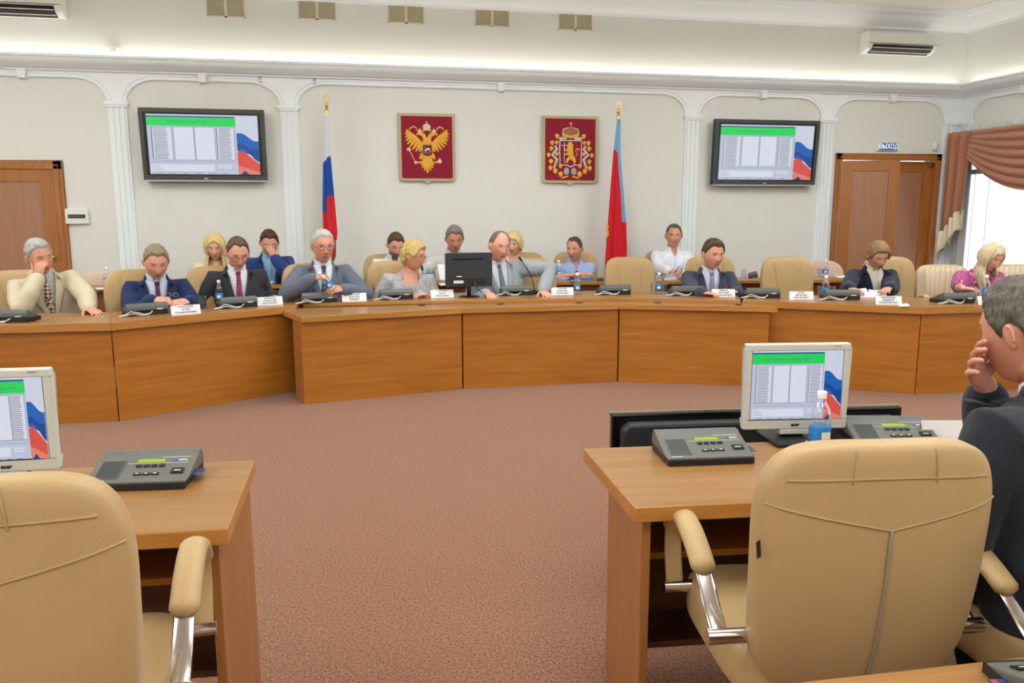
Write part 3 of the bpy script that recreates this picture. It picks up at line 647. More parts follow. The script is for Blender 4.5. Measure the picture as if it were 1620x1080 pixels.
# ---- wall screens
E_ = lambda r_, g_, b_, s=1.0: (lin(r_)*s, lin(g_)*s, lin(b_)*s, 1)
def em(name, r_, g_, b_, s=.86):
    return mat(name, (0, 0, 0, 1), .4, emit=(lin(r_), lin(g_), lin(b_), 1), estr=s)
SCR = [em('screen_pale_blue', 196, 204, 226), em('screen_green', 28, 220, 96), em('screen_white', 226, 230, 244), em('screen_grey_line', 150, 156, 176), em('screen_text', 96, 100, 122), em('screen_flag_white', 214, 218, 236), em('screen_flag_blue', 20, 100, 190), em('screen_flag_red', 226, 84, 72), em('screen_dark_blue', 20, 70, 140), em('screen_flag_deep_blue', 14, 72, 150), em('screen_flag_pink', 232, 132, 116)]
def screen_picture(parent, w, h, y, name='screen'):
    """picture of the registration window, w x h, lower left at 0,0, facing -Y"""
    B = MB(); lay = [0]
    def rect(u0, v0, u1, v1, m): 
        lay[0] += 1; yy = y-.00025*lay[0]; B.add([(u0*w, yy, v0*h), (u1*w, yy, v0*h), (u1*w, yy, v1*h), (u0*w, yy, v1*h)], [(0, 1, 2, 3)], m)
    B.add([(0, y, 0), (w, y, 0), (w, y, h), (0, y, h)], [(0, 1, 2, 3)], 0)
    rect(0, .955, .79, .975, 8); rect(0, .975, 1, 1, 5); rect(0, .81, .795, .955, 1)
    rect(.80, 0, 1, 1, 5)
    def band(f, g, m, yo):
        N = 14; vs = []
        for i in range(N+1):
            u = .80+.20*i/N; s = i/N; vs += [(u*w, y-yo, max(0, f(s))*h), (u*w, y-yo, g(s)*h)]
        B.add(vs, [(2*i, 2*i+2, 2*i+3, 2*i+1) for i in range(N)], m)
    band(lambda s: .40-.10*s, lambda s: .70-.12*s+.03*math.sin(s*6), 6, .0030)
    band(lambda s: .44-.18*s+.05*math.sin(s*5), lambda s: .52-.10*s+.02*math.sin(s*7), 9, .0033)
    band(lambda s: 0, lambda s: .43-.20*abs(s-.25)-.10*s, 7, .0036); band(lambda s: 0, lambda s: .16-.12*s, 10, .0039)
    band(lambda s: 0, lambda s: max(.0, .07-.35*abs(s-.30)), 8, .0042)
    for u0, u1 in ((.045, .215), (.235, .41), (.425, .60), (.625, .775)):
        rect(u0-.006, .235, u1+.006, .80, 3); rect(u0, .245, u1, .79, 2)
    for u0, u1 in ((.05, .195), (.632, .765)):
        for k in range(24):
            yy = .775-k*.0222; lay[0] = 30+k % 2; rect(u0+.004, yy-.0055, u1-.012-.02*((k*7) % 5)/5, yy+.0025, 4)
        lay[0] = 40; rect(u0-.014, .26, u0-.009, .79, 4)
    lay[0] = 41; rect(.01, .05, .58, .165, 2); rect(.62, .14, .74, .16, 2); rect(.62, .105, .74, .125, 2); rect(0, .205, .79, .211, 3)
    for k in range(3): rect(.02, .135-k*.03, .09+.02*k, .14-k*.03, 4)
    for k in range(6): rect(.05+k*.12, .018, .11+k*.12, .024, 4)
    o = B.build(name, SCR, parent)
    lettering('Регистрация участников - 4:07', h*.045, SCR[4], o, (w*.36, y-.013, h*.883), name='screen_title')
    return o
def wall_tv(label, p, q, tilt):
    w, h = q.x-p.x, p.z-q.z; t = thing('wall_screen', label, 'television', (p.x, YB-.12, q.z), 0, 'large flat screens on the back wall')
    t.rotation_euler = (R(tilt), 0, 0)
    MB().box(0, w, 0, .07, 0, h).build('housing', M_BLACK, t, bevel=.006)
    bz = .042; b = MB().box(0, w, -.012, 0, 0, bz+.01).box(0, w, -.012, 0, h-bz, h).box(0, bz, -.012, 0, bz, h-bz).box(w-bz, w, -.012, 0, bz, h-bz)
    b.build('bezel', mat('charcoal_bezel', rgb(62, 64, 64), .35), t, bevel=.003)
    MB().box(bz, w-bz, -.004, -.001, bz, h-bz).build('glass_border', M_BLACKG, t)
    s = screen_picture(t, w-2*bz-.055, h-2*bz-.045, -.005); s.location = (bz+.028, 0, bz+.024)
    MB().box(0, w, -.016, -.008, -.008, .004).build('silver_strip', M_SILV, t)
    lettering('NEC', .022, M_SILV, t, (w*.5, -.0135, .022), name='brand_lettering', bold=.001)
    MB().box(w*.3, w*.7, .07, .17, h*.25, h*.75).build('wall_bracket', M_BLACK, t)
    return t
wall_tv('wall screen on the left showing a registration table and tricolour flag picture', at_y(219, 170, YB-.13), at_y(423, 286, YB-.13), 3)
wall_tv('wall screen on the right, next to the double door, showing a registration table', at_y(1131, 188, YB-.13), at_y(1289, 293, YB-.13), 3)
# ---- flags
M_FW, M_FB, M_FR = mat('flag_white', rgb(214, 216, 232), .8), mat('flag_blue', rgb(12, 74, 166), .8), mat('flag_red', rgb(214, 26, 44), .8)
M_FR2, M_FLB = mat('flag_scarlet', rgb(206, 6, 30), .8), mat('flag_light_blue', rgb(110, 170, 214), .8)
YP = 9.1
def flag(label, px_top, left, right, colour, mats, folds, fin, extra=None):
    tip = at_y(*px_top, YP); t = thing('flag_on_pole', label, 'flag', (tip.x, YP, 0))
    MB().cyl((0, 0, .05), (0, 0, fin[0]), .014, 12).build('pole', M_GOLD, t, smooth=40)
    b = MB().lathe([(0, 0), (.018, 0), (.02, .02), (.018, .06), (.008, .07), (.014, .085), (.02, .10), (.014, .12), (.004, .13), (0, .13)], (0, 0, fin[0]-.02), 16)
    for s_ in (-1, 1): b.tube([(0, 0, fin[0]+.09), (s_*.032, 0, fin[0]+.13), (s_*.012, 0, fin[0]+.19), (0, 0, fin[1])], [.006, .006, .005, .003], 6)
    b.build('finial', M_GOLD, t, smooth=50)
    MB().lathe([(0, 0), (.17, 0), (.17, .02), (.05, .05), (.03, .08), (0, .08)], (0, 0, 0), 24).build('stand_base', M_GOLD, t, smooth=40)
    def crv(tab, v):
        for (a, x0), (b_, x1) in zip(tab[:-1], tab[1:]):
            if v <= b_: return x0+(x1-x0)*(v-a)/(b_-a)
        return tab[-1][1]
    z1, z0 = fin[0]-.02, fin[2]
    def f(u, v):
        z = z1+(z0-z1)*v; xl, xr = crv(left, v), crv(right, v); x = xl+(xr-xl)*u
        y = -.03-.035*v*math.sin(u*PI*folds+v*1.2)-.02*math.sin(u*PI*2.2)*v
        return (x, min(y, -.03)-.03, z-.02*math.sin(u*8)*v)
    MB().grid(f, 36, 60, 0, colour).build('cloth', mats, t, smooth=180, solid=.003)
    if extra: extra(t)
    return t
def lx(px, py, X0): return at_y(px, py, YP-.04).x-X0
X0 = at_y(517, 181, YP).x; zt = at_y(517, 181, YP).z; zb = at_y(517, 376, YP).z
def vv(py): return (zt-at_y(517, py, YP).z)/(zt-zb)
left = [(0, lx(513, 181, X0)), (vv(240), lx(511.5, 240, X0)), (vv(330), lx(510.5, 330, X0)), (1, lx(512, 376, X0))]
right = [(0, lx(520, 181, X0)), (vv(245), lx(523, 245, X0)), (vv(310), lx(529, 310, X0)), (vv(365), lx(534, 365, X0)), (1, lx(533, 376, X0))]
def colR(u, v):
    b1 = vv(257)+(vv(245)-vv(257))*u; b2 = vv(335) if u < .3 else vv(314)+(vv(308)-vv(314))*(u-.3)/.7
    return 0 if v < b1 else (1 if v < b2 else 2)
def back_fold(t):
    def g(u, v): z = at_y(530, 360, YP).z-v*(at_y(530, 360, YP).z-at_y(530, 420, YP).z)*(1-.25*u); return (lx(523, 370, X0)+u*(lx(532, 380, X0)-lx(523, 370, X0))*(1-.2*v), .01+.02*math.sin(u*7), z)
    MB().grid(g, 10, 12).build('hanging_fold', M_FR, t, smooth=180, solid=.003)
flag('white, blue and red tricolour flag on a gold pole by the left pilaster', (517, 181), left, right, colR, [M_FW, M_FB, M_FR], 3.0, (zt+.02, at_y(517, 152, YP).z, zb), back_fold)
X0 = at_y(978, 190, YP).x; zt = at_y(978, 190, YP).z; zb = at_y(975, 440, YP).z
def vv(py): return (zt-at_y(978, py, YP).z)/(zt-zb)
left = [(0, lx(975.5, 190, X0)), (vv(240), lx(969.5, 240, X0)), (vv(360), lx(959.5, 360, X0)), (1, lx(953, 440, X0))]
right = [(0, lx(981, 190, X0)), (vv(245), lx(980.5, 245, X0)), (vv(350), lx(988.5, 350, X0)), (vv(390), lx(989.5, 390, X0)), (1, lx(987, 440, X0))]
def col2(u, v):
    if v < vv(240)+.02*(u-.5): return 1
    if v < vv(352) and u > .80-.55*max(0, (vv(300)-v)/vv(300))*.6: return 1
    return 0
def emb(t):
    b = MB(); 
    for a, c, r_ in (((960.5, 358), (962, 372), .011), ((962, 360), (959, 366), .009), ((961, 370), (958.5, 380), .009), ((962.5, 358), (961, 362), .006)):
        pa, pb = at_y(*a, YP-.1), at_y(*c, YP-.1); b.tube([(pa.x-X0, pa.y-YP, pa.z), (pb.x-X0, pb.y-YP, pb.z)], [(r_, .006)]*2, 8)
    b.build('gold_emblem', M_GOLDE, t, smooth=60)
flag('scarlet and light blue flag on a gold pole right of the lion emblem', (978, 190), left, right, col2, [M_FR2, M_FLB], 2.2, (zt+.02, at_y(978, 164, YP).z, zb), emb)
# ================================================================== CHAIRS (local: sitter faces -Y, seat top at z .46)
def chair_mesh(label, group, loc, rz, pleated=False, hi=1.0, leath=None, back_h=.56, name='office_armchair', cat='armchair', detail=True):
    L = leath or M_LEATHER
    t = thing(name, label, cat, loc, rz, group)
    MB().ball((0, -.02, .40), (.265, .27, .075), 0, 40, 20, e=.42, fn=lambda p: Vector((p.x, p.y, p.z+.02*max(0, -(p.y+.12))*-2+.012*((p.x/.26)**2)))).build('seat', L, t, smooth=180)
    lean = .20
    def bk(p):
        u = (p.z-.38)/.60; w = 1-.10*(1-u)**2-.06*max(0, u-.75)*2
        return Vector((p.x*w, p.y+.22+lean*max(0, u)*.55+.07*(p.x/.28)**2*-1*.6+.015*math.sin(u*5), p.z))
    MB().ball((0, 0, .38+back_h/2), (.262, .052, back_h/2), 0, 52, 40, e=.42, fn=bk).build('backrest', L, t, smooth=180)
    br = [o for o in bpy.data.objects if o.parent == t and o.name.startswith('backrest')][0]
    ztop = .38+back_h
    bvh = BVHTree.FromPolygons([v.co.copy() for v in br.data.vertices], [tuple(f.vertices) for f in br.data.polygons])
    def hit(x, z, back, off=.0012):
        r_ = bvh.ray_cast(Vector((x, 2 if back else -2, z)), Vector((0, -1 if back else 1, 0)))
        return r_[0]+r_[1]*off*(1 if r_[1].y*(1 if back else -1) > 0 else -1) if r_[0] is not None else None
    def onback(pts, back): return [p for p in (hit(x, z, back) for x, z in pts) if p is not None]
    def front(x, z, o=-.052): 
        u = (z-.38)/.60; return Vector((x*(1-.10*(1-u)**2), o+.22+lean*max(0, u)*.55-.042*(x/.28)**2+.015*math.sin(u*5), z))
    if pleated:
        for k in range(-3, 4):
            x = k*.05
            MB().ball((0, 0, 0), (.030, .022, (ztop-.62)/2), 0, 14, 16, e=.7, fn=lambda p: front(x*(1-.0*p.z)+p.x, .60+(ztop-.62)/2+p.z, -.046)+Vector((0, p.y, 0))).build('back_pleat', M_LEATHERP, br, smooth=180)
        MB().ball((0, 0, 0), (.19, .02, .035), 0, 24, 10, e=.5, fn=lambda p: front(p.x, .555+p.z, -.046)+Vector((0, p.y, 0))).build('lumbar_roll', M_LEATHERP, br, smooth=180)
    else:
        # panel seams: a tapering centre panel with a bolster under it
        zt_, zb_ = ztop-.012, .60
        def seam(pts, o=-.053): MB().tube(onback(pts, False), .0032, 6).build('seam', M_SEAM, br, smooth=180)
        if detail:
            for s_ in (-1, 1): seam([(s_*(.155-.07*k/8-.012*math.sin(k/8*PI)), zt_+(zb_-zt_)*k/8) for k in range(9)])
            seam([(-.09+.18*k/6, zb_) for k in range(7)]); seam([(-.10+.2*k/6, zb_-.055) for k in range(7)])
        MB().ball((0, 0, 0), (.125, .014, (zt_-zb_)/2-.01), 0, 28, 18, e=.5, fn=lambda p: front(p.x*(.78+.28*(p.z/((zt_-zb_)/2)+1)/2), (zt_+zb_)/2+p.z, -.045)+Vector((0, p.y, 0))).build('centre_pad', L, br, smooth=180)
        # back of the backrest: yoke seams and a zip
        def bseam(pts, r_, m, nm): MB().tube(onback(pts, True), r_, 6).build(nm, m, br, smooth=180)
        if detail:
            N = 14
            bseam([(-.25+.5*k/N, ztop-.075-.0*k+.012*math.sin(k/N*PI)) for k in range(N+1)], .0028, M_SEAM, 'seam')
            bseam([(-.25+.25*k/8, ztop-.125-.045*k/8) for k in range(9)], .0028, M_SEAM, 'seam'); bseam([(.25*k/8, ztop-.17+.045*k/8) for k in range(9)], .0028, M_SEAM, 'seam')
            bseam([(0, ztop-.172-.345*k/10) for k in range(11)], (.0045), M_ZIP, 'zip')
            for x in (-.09, .09): MB().tube(onback([(x, ztop-.073), (x*.98, ztop-.05), (x*.95, ztop-.025), (x*.93, ztop-.01)], True), .0026, 6).build('seam', M_SEAM, br, smooth=180)
            MB().box(-.006, .006, 0, .002, -.018, .018).build('brand_tag', M_BLACK, br, loc=front(.262, .735, .040)+Vector((.003, 0, 0))).rotation_euler = (0, .15, .55)
    for s_ in (-1, 1):
        x = s_*.30
        a = MB(); pth = [(x, -.17, .45), (x, -.20, .54), (x, -.19, .615), (x, -.125, .655), (x, -.03, .640), (x, .06, .600)]
        sm = []
        P_ = [Vector(p) for p in pth]
        for i in range(len(P_)-1):
            for k in range(5):
                tt = k/5; p0 = P_[max(i-1, 0)]; p1, p2 = P_[i], P_[i+1]; p3 = P_[min(i+2, len(P_)-1)]
                sm.append(.5*((2*p1)+(-p0+p2)*tt+(2*p0-5*p1+4*p2-p3)*tt*tt+(-p0+3*p1-3*p2+p3)*tt**3))
        sm.append(P_[-1])
        n0 = 9
        a.tube(sm[n0:], [(.031, .019)]*(len(sm)-n0), 16, side=(1, 0, 0)); arm = a.build('armrest', L, t, smooth=180)
        MB().tube(sm[:n0+3], [(.024, .007)]*(n0+3), 12, side=(1, 0, 0)).build('arm_upright', L, arm, smooth=180)
        MB().tube([(x, .05, .602), (x, .12, .545), (x, .185, .505)], [(.021, .004)]*3, 12, side=(1, 0, 0)).build('chrome_bar', M_CHROME, arm, smooth=180)
        MB().cyl((s_*.23, .195, .50), (s_*.33, .195, .50), .017, 18).build('chrome_mount', M_CHROME, arm, smooth=50); MB().cyl((s_*.22, -.17, .445), (s_*.33, -.17, .445), .016, 18).build('chrome_mount', M_CHROME, arm, smooth=50)
    MB().cyl((0, 0, .12), (0, 0, .33), .028, 16).cyl((0, 0, .3), (0, 0, .34), .06, 16).box(-.12, .12, -.14, .14, .315, .345).build('gas_lift', M_BLACK, t, smooth=40)
    b = MB()
    for k in range(5): an = 2*PI*k/5+.3; b.tube([(.03*math.cos(an), .03*math.sin(an), .12), (.30*math.cos(an), .30*math.sin(an), .075)], [(.03, .02), (.018, .012)], 8)
    b.build('star_base', M_BLACK, t, smooth=50)
    for k in range(5): an = 2*PI*k/5+.3; c = Vector((.29*math.cos(an), .29*math.sin(an), .03)); MB().cyl(c+Vector((-.02, 0, 0)), c+Vector((.02, 0, 0)), .03, 14).build('caster', M_BLACK, t, smooth=40)
    return t
GD = 'beige leather armchairs of the front presidium row'
chair0 = chair_mesh('empty beige leather armchair below the scarlet flag, facing the hall', GD, (0, 0, 0), R(-4), back_h=.655)
DCH = []
def dchair(px, Y, label, rz, proto=None, group=GD, h=None):
    """chair whose backrest top, at distance Y, is at pixel column px"""
    p = at_y(px, 415, Y); z = 0
    loc = (p.x+.30*math.sin(rz), Y-.30*math.cos(rz), z)
    if proto is None: return loc
    c = copy_tree(proto, label, loc, rz); c['group'] = group; DCH.append(c); return c
chair0.location = dchair(995, 7.62, '', R(-4))
dchair(1244, 7.28, 'empty beige leather armchair right of the man in the dark grey suit', R(-14), chair0)
dchair(620, 7.55, 'beige leather armchair behind the woman in grey lace, its left half showing', R(6), chair0)
dchair(838, 7.62, 'beige leather armchair behind the bald man in the grey suit', R(0), chair0)
dchair(490, 7.35, 'beige leather armchair behind the white-haired man in the grey suit', R(10), chair0)
dchair(340, 7.15, 'beige leather armchair behind the man in the charcoal suit and glasses', R(16), chair0)
dchair(216, 6.95, 'beige leather armchair behind the man in the navy suit', R(16), chair0)
dchair(30, 7.05, 'beige leather armchair behind the man in the beige suit', R(8), chair0)
dchair(1122, 7.55, 'beige leather armchair behind the man in the dark grey suit with a striped tie', R(-10), chair0)
dchair(1404, 7.1, 'beige leather armchair behind the woman in the navy jacket', R(-14), chair0)
YBR = 8.78
for px, lb in ((612, 'beige armchair behind the young bearded man'), (826, 'beige armchair behind the blonde woman who sits behind the bald man'), (909, 'beige armchair behind the man in the light blue shirt'), (1050, 'beige armchair behind the man in the white shirt holding a pen')):
    dchair(px, YBR, lb, 0, chair0, 'beige armchairs of the back row')
chp = chair_mesh('pale pleated armchair between the two women at the right', 'pale pleated armchairs on the right', (0, 0, 0), 0, True, leath=mat('pale_beige_leather', rgb(204, 186, 152), .45, var=.04, vscale=6, bump=.2, bscale=200), name='pleated_armchair')
chp.location = dchair(1490, 7.15, '', R(-16)); chp.rotation_euler = (0, 0, R(-16)); chp.scale = (1.04, 1.04, 1.0)
c = dchair(1600, 7.05, 'pale pleated armchair behind the woman in pink at the right edge', R(-18), chp, 'pale pleated armchairs on the right')
def round_chair(px, label, Y=8.72):
    p = at_y(px, 425, Y); t = thing('round_back_chair', label, 'chair', (p.x, Y-.2, 0), 0, 'low round-backed chairs in the back row')
    M_RB = mat('pinkish_beige_upholstery', rgb(214, 192, 170), .7)
    def f(p): return Vector((p.x, p.y+.2-.25*(p.x/.25)**2*.4, p.z))
    MB().ball((0, 0, .68), (.24, .035, .22), 0, 32, 20, e=.75, fn=f).build('backrest', M_RB, t, smooth=180)
    MB().ball((0, 0, .43), (.24, .24, .05), 0, 28, 12, e=.5).build('seat', M_RB, t, smooth=180)
    for sx in (-1, 1):
        for sy in (-1, 1): MB().tube([(sx*.19, sy*.18, .40), (sx*.21, sy*.21, .0)], .014, 8, cap=False).build('leg', M_DOOR, t, smooth=40)
round_chair(158, 'low round-backed pinkish chair at the far left back table'); round_chair(1300, 'low round-backed chair by the double door, behind bottles')
# foreground chairs
G3 = 'beige leather armchairs in the foreground'
chr_ = chair_mesh('large beige leather armchair in the right foreground, seen from behind', G3, (0, 0, 0), PI, back_h=.575)
FGR = (1.12, 1.71); chr_.location = (FGR[0], FGR[1], .0); chr_.scale = (1, 1, 1.075); chr_.rotation_euler = (0, 0, PI+R(-7))
c = copy_tree(chr_, 'beige leather armchair at the left edge of the foreground, seen from behind', (-.685, 1.725, .0), PI+R(3)); c.scale = (1.03, 1, 1.11)
q3 = at_z(1552, 880, .70); FG3 = (q3.x+.33, q3.y+.0, 0); print('FG3', FG3)
c = copy_tree(chr_, 'beige leather armchair under the man in the dark suit in the right foreground', FG3, PI+R(-2))
# ================================================================== SMALL THINGS ON THE DESKS
def unit_mesh(name, label, group, front=True):
    """conference terminal; the user's side is -Y, width .27 along X"""
    t = thing('conference_unit', label, 'conference unit', (0, 0, 0), 0, group); w = .135
    body = [(-.085, .018), (.045, .062), (.072, .068), (.085, .058), (.088, .0), (-.088, .0)]
    MB().prism([(-.09, 0), (.09, 0), (.09, .03), (.088, .034), (-.088, .02), (-.09, .018)], -w+.003, w-.003, 0, 'YZ').build('base', M_BLACK, t, bevel=.002)
    MB().prism([(-.086, .019), (.04, .060), (.058, .068), (.074, .066), (.087, .050), (.090, .022)], -w, w, 0, 'YZ').build('housing', M_MGREY if front else M_DGREY, t, bevel=.005)
    sl = math.atan2(.041, .126)
    def onface(u, v): return Vector((u, -.086+math.cos(sl)*v, .019+math.sin(sl)*v+.0006))
    def patch(nm, u0, u1, v0, v1, m, d=.002):
        b = MB(); vs = [onface(u, v) for u, v in ((u0, v0), (u1, v0), (u1, v1), (u0, v1))]; n = Vector((0, -math.sin(sl), math.cos(sl)))
        b.add(vs+[p+n*d for p in vs], [(3, 2, 1, 0), (4, 5, 6, 7), (0, 1, 5, 4), (1, 2, 6, 5), (2, 3, 7, 6), (3, 0, 4, 7)]); return b.build(nm, m, t)
    g = patch('speaker_grille', -.118, -.052, .022, .105, M_DGREY, .001)
    b = MB(); n = Vector((0, -math.sin(sl), math.cos(sl)))
    for i in range(14):
        for j in range(15): p = onface(-.113+i*.0043, .027+j*.0052)+n*.0012; b.box(p.x-.0011, p.x+.0011, p.y-.0013, p.y+.0013, p.z-.0006, p.z+.0006)
    b.build('grille_holes', M_BLACK, g)
    patch('display', -.022, .052, .094, .108, mat('lcd_green', rgb(120, 150, 20), .3, emit=rgb(150, 176, 20), estr=.45), .001)
    for k in range(4): patch('button', -.020+k*.021, -.005+k*.021, .072, .081, M_BLACK, .003)
    for k in range(3): patch('button', -.016+k*.024, .004+k*.024, .036, .044, M_BLACK, .003)
    for k in range(3): patch('key_legend', -.011+k*.024, -.002+k*.024, .0385, .0415, M_WHITE, .0034)
    patch('voting_key', .082, .116, .040, .062, M_BLACK, .003); patch('key_legend', .090, .108, .0495, .0525, M_WHITE, .0034)
    patch('brand_mark', .078, .087, .098, .106, mat('brand_blue', rgb(70, 100, 180), .5), .0012); patch('brand_mark', .089, .113, .100, .104, M_WHITE, .0012)
    patch('print_line', .04, .118, .116, .1175, M_WHITE, .0008); patch('print_line', -.045, .118, .089, .0902, M_WHITE, .0008); patch('print_line', -.118, -.085, .012, .014, M_WHITE, .0008)
    MB().box(-.10, -.062, .0893, .0905, .030, .036).build('back_label', M_WHITE, t)
    MB().box(-.02, .09, .0885, .0900, .014, .030).build('connector_panel', M_BLACK, t)
    return t
def unit_card(t, side=1):
    o = MB().box(side*.135, side*.160, -.035, .02, .020, .0215).build('delegate_card', mat('id_card_blue', rgb(40, 70, 120), .4), t); o.rotation_euler = (0, 0, 0)
    MB().box(side*.150, side*.158, -.033, -.022, .0215, .0220).build('card_print', mat('id_card_red', rgb(190, 60, 60), .5), o)
def unit_cable(t):
    b = MB(); b.tube([(-.03, .088, .022), (-.01, .105, .010), (.03, .112, .007), (.075, .108, .020), (.115, .110, .028), (.150, .100, .010), (.185, .09, .004)], .0035, 6)
    b.tube([(-.03, .088, .018), (0, .110, .005), (.05, .118, .005), (.10, .112, .016), (.16, .108, .006), (.19, .10, .004)], .003, 6); b.build('cable', M_CABLE, t, smooth=60)
GU = 'conference terminals along the presidium desks'
U0 = unit_mesh('conference_unit', 'x', GU, False); unit_cable(U0); U0.scale = (1.08, 1.1, 1.3)
ul = [(10, 510, 40, 'dark conference terminal at the left frame edge, beside the man in beige', R(172), ZS), (234, 498, 0, 'dark conference terminal between the man in navy and the left desk joint', R(206), ZS),
 (379, 486.5, 0, 'dark conference terminal in front of the man in the charcoal suit', R(202), ZS), (506, 479, 0, 'dark conference terminal in front of the white-haired man', R(190), ZS),
 (628, 473.5, 0, 'dark conference terminal in front of the woman in grey lace', R(184), ZS), (818, 467, 0, 'dark conference terminal in front of the bald man', R(179), ZS),
 (974, 466, 0, 'dark conference terminal in front of the empty chair under the scarlet flag', R(176), ZS), (1088, 467.5, 0, 'dark conference terminal in front of the man with the striped tie', R(170), ZS),
 (1208, 471.5, 0, 'dark conference terminal with a bright cable in front of the right empty chair', R(165), ZS), (1333, 474.5, 0, 'dark conference terminal in front of the woman in the navy jacket', R(163), ZS),
 (1518, 480, 0, 'dark conference terminal in front of the woman in pink', R(176), ZS)]
for i, (px, py, _, lb, rz, z) in enumerate(ul):
    p = at_z(px, py, z); n = Vector((-math.sin(rz), math.cos(rz))); loc = (p.x-n.x*.09, p.y-n.y*.09, z)
    if i == 0: U0.location = loc; U0.rotation_euler = (0, 0, rz); U0['label'] = lb
    else: copy_tree(U0, lb, loc, rz)
GF = 'grey conference terminals on the foreground desks'
UF = unit_mesh('conference_unit', 'grey conference terminal with a green display on the right desk, left of the monitor', GF, True); unit_card(UF)
UF.scale = (1.02, 1.02, 1.05)
def front_unit(o, pl, pr, z=ZF, rz=None):
    a, b2 = at_z(pl[0], pl[1], z), at_z(pr[0], pr[1], z); d = (b2-a); ang = math.atan2(d.y, d.x) if rz is None else rz; c = (a+b2)/2; n = Vector((-math.sin(ang), math.cos(ang)))
    o.location = (c.x+n.x*.09, c.y+n.y*.09, z); o.rotation_euler = (0, 0, ang); print('unit', d.length)
front_unit(UF, (1056, 738), (1195, 733))
o = copy_tree(UF, 'grey conference terminal with a green display on the left desk, behind the left armchair'); front_unit(o, (150, 778), (276, 774))
o = copy_tree(UF, 'grey conference terminal half hidden behind the right armchair, before the man in the dark suit'); front_unit(o, (1357, 715), (1490, 706), rz=R(-14))
o = copy_tree(UF, 'grey conference terminal cut by the bottom right corner of the photo'); p = at_z(1600, 1068, ZF); o.location = (p.x+.08, p.y-.09, ZF); o.rotation_euler = (0, 0, PI+R(-8))
# ---- name cards
def card(px, py, rz, lines, label, w=.21, z=ZS):
    p = at_z(px, py, z); t = thing('name_card', label, 'name card', (p.x, p.y, z), rz, 'folded white name cards'); h = .068
    # the face turned to the hall is -Y here
    MB().add([(-w/2, 0, 0), (w/2, 0, 0), (w/2, .022, h), (-w/2, .022, h), (-w/2, .05, 0), (w/2, .05, 0), (-w/2, .001, 0), (w/2, .001, 0), (w/2, .0225, h-.001), (-w/2, .0225, h-.001)],
             [(0, 1, 2, 3), (3, 2, 5, 4)]).build('folded_card', M_PAPER, t, solid=.0008)
    L = len(lines); tl = math.atan2(.022, h)
    for k, s_ in enumerate(lines):
        zz = h*(.83-k*.30) if L == 3 else h*.5; lettering(s_, .0175 if L == 3 else .022, M_INK, t, (0, .022*zz/h-.0012, zz), rot=(PI/2-tl, 0, 0), name='lettering', bold=.0003)
    return t
CARDS = [(295, 497, R(22), ['НАРЦИССОВ', 'ИГОРЬ', 'СТАНИСЛАВОВИЧ'], 'white name card between the man in navy and the water glass'),
 (428, 482.5, R(20), ['МАЛЫГИН', 'АЛЕКСАНДР', 'ВИКТОРОВИЧ'], 'white name card in front of the man in charcoal, by his hand'),
 (561, 476.5, R(9), ['КОРОТКОВ', 'ВЯЧЕСЛАВ', 'ЮРЬЕВИЧ'], 'white name card right of the white-haired man, before two glasses'),
 (700, 470.5, R(6), ['ХОХЛОВА', 'ОЛЬГА', 'НИКОЛАЕВНА'], 'white name card just left of the black monitor base'),
 (890, 466.5, R(-2), ['КИСЕЛЕВ', 'ВЛАДИМИР', 'НИКОЛАЕВИЧ'], 'white name card between the second microphone and a bottle'),
 (1145, 469.5, R(-9), ['БОБРОВ', 'АНАТОЛИЙ', 'ВЛАДИМИРОВИЧ'], 'white name card in front of the man with the striped tie'),
 (1268, 473.5, R(-14), ['КУЗИН', 'ВЯЧЕСЛАВ', 'МИХАЙЛОВИЧ'], 'white name card in front of the right empty armchair'),
 (1406, 481.5, R(-16), ['КОРНИШОВА', 'ЛЮДМИЛА', 'АЛЕКСАНДРОВНА'], 'white name card in front of the woman in the navy jacket'),
 (1566, 481.5, R(-4), ['СЧЕТЧИКИ'], 'white name card in front of the woman in pink')]
for a_ in CARDS: card(*a_)
# ---- bottles and glasses
M_BLAB = mat('blue_bottle_label', rgb(36, 130, 206), .4, var=.3, vscale=60)
M_CAP = mat('white_cap', rgb(236, 238, 240), .4)
def bottle(label):
    t = thing('water_bottle', label, 'bottle', (0, 0, 0), 0, 'small water bottles')
    MB().lathe([(0, 0), (.026, 0), (.031, .006), (.032, .02), (.030, .032), (.032, .045), (.032, .085), (.031, .100), (.032, .118), (.028, .140), (.016, .162), (.0125, .170), (.0125, .182), (0, .182)], n=20).build('bottle_body', M_CLEAR, t, smooth=50)
    MB().lathe([(.0, .04), (.0325, .04), (.0328, .041), (.0328, .086), (.0325, .087), (0, .087)], n=20).build('label_band', M_BLAB, t, smooth=50)
    MB().box(-.014, .014, -.0345, -.030, .050, .072).build('label_print', M_WHITE, t)
    MB().lathe([(0, .176), (.0145, .176), (.0148, .196), (.012, .199), (0, .199)], n=16).build('cap', M_CAP, t, smooth=50)
    return t
b0 = bottle('small water bottle with a blue label beside the glass of the man in charcoal')
def put(o, px, py, z, label=None, rz=0):
    p = at_z(px, py, z); loc = (p.x, p.y, z)
    if o.get('_used'): o = copy_tree(o, label, loc, rz); 
    else: o['_used'] = 1; o.location = loc; o.rotation_euler = (0, 0, rz); o['label'] = label or o['label']
    return o
put(b0, 348, 480, ZS)
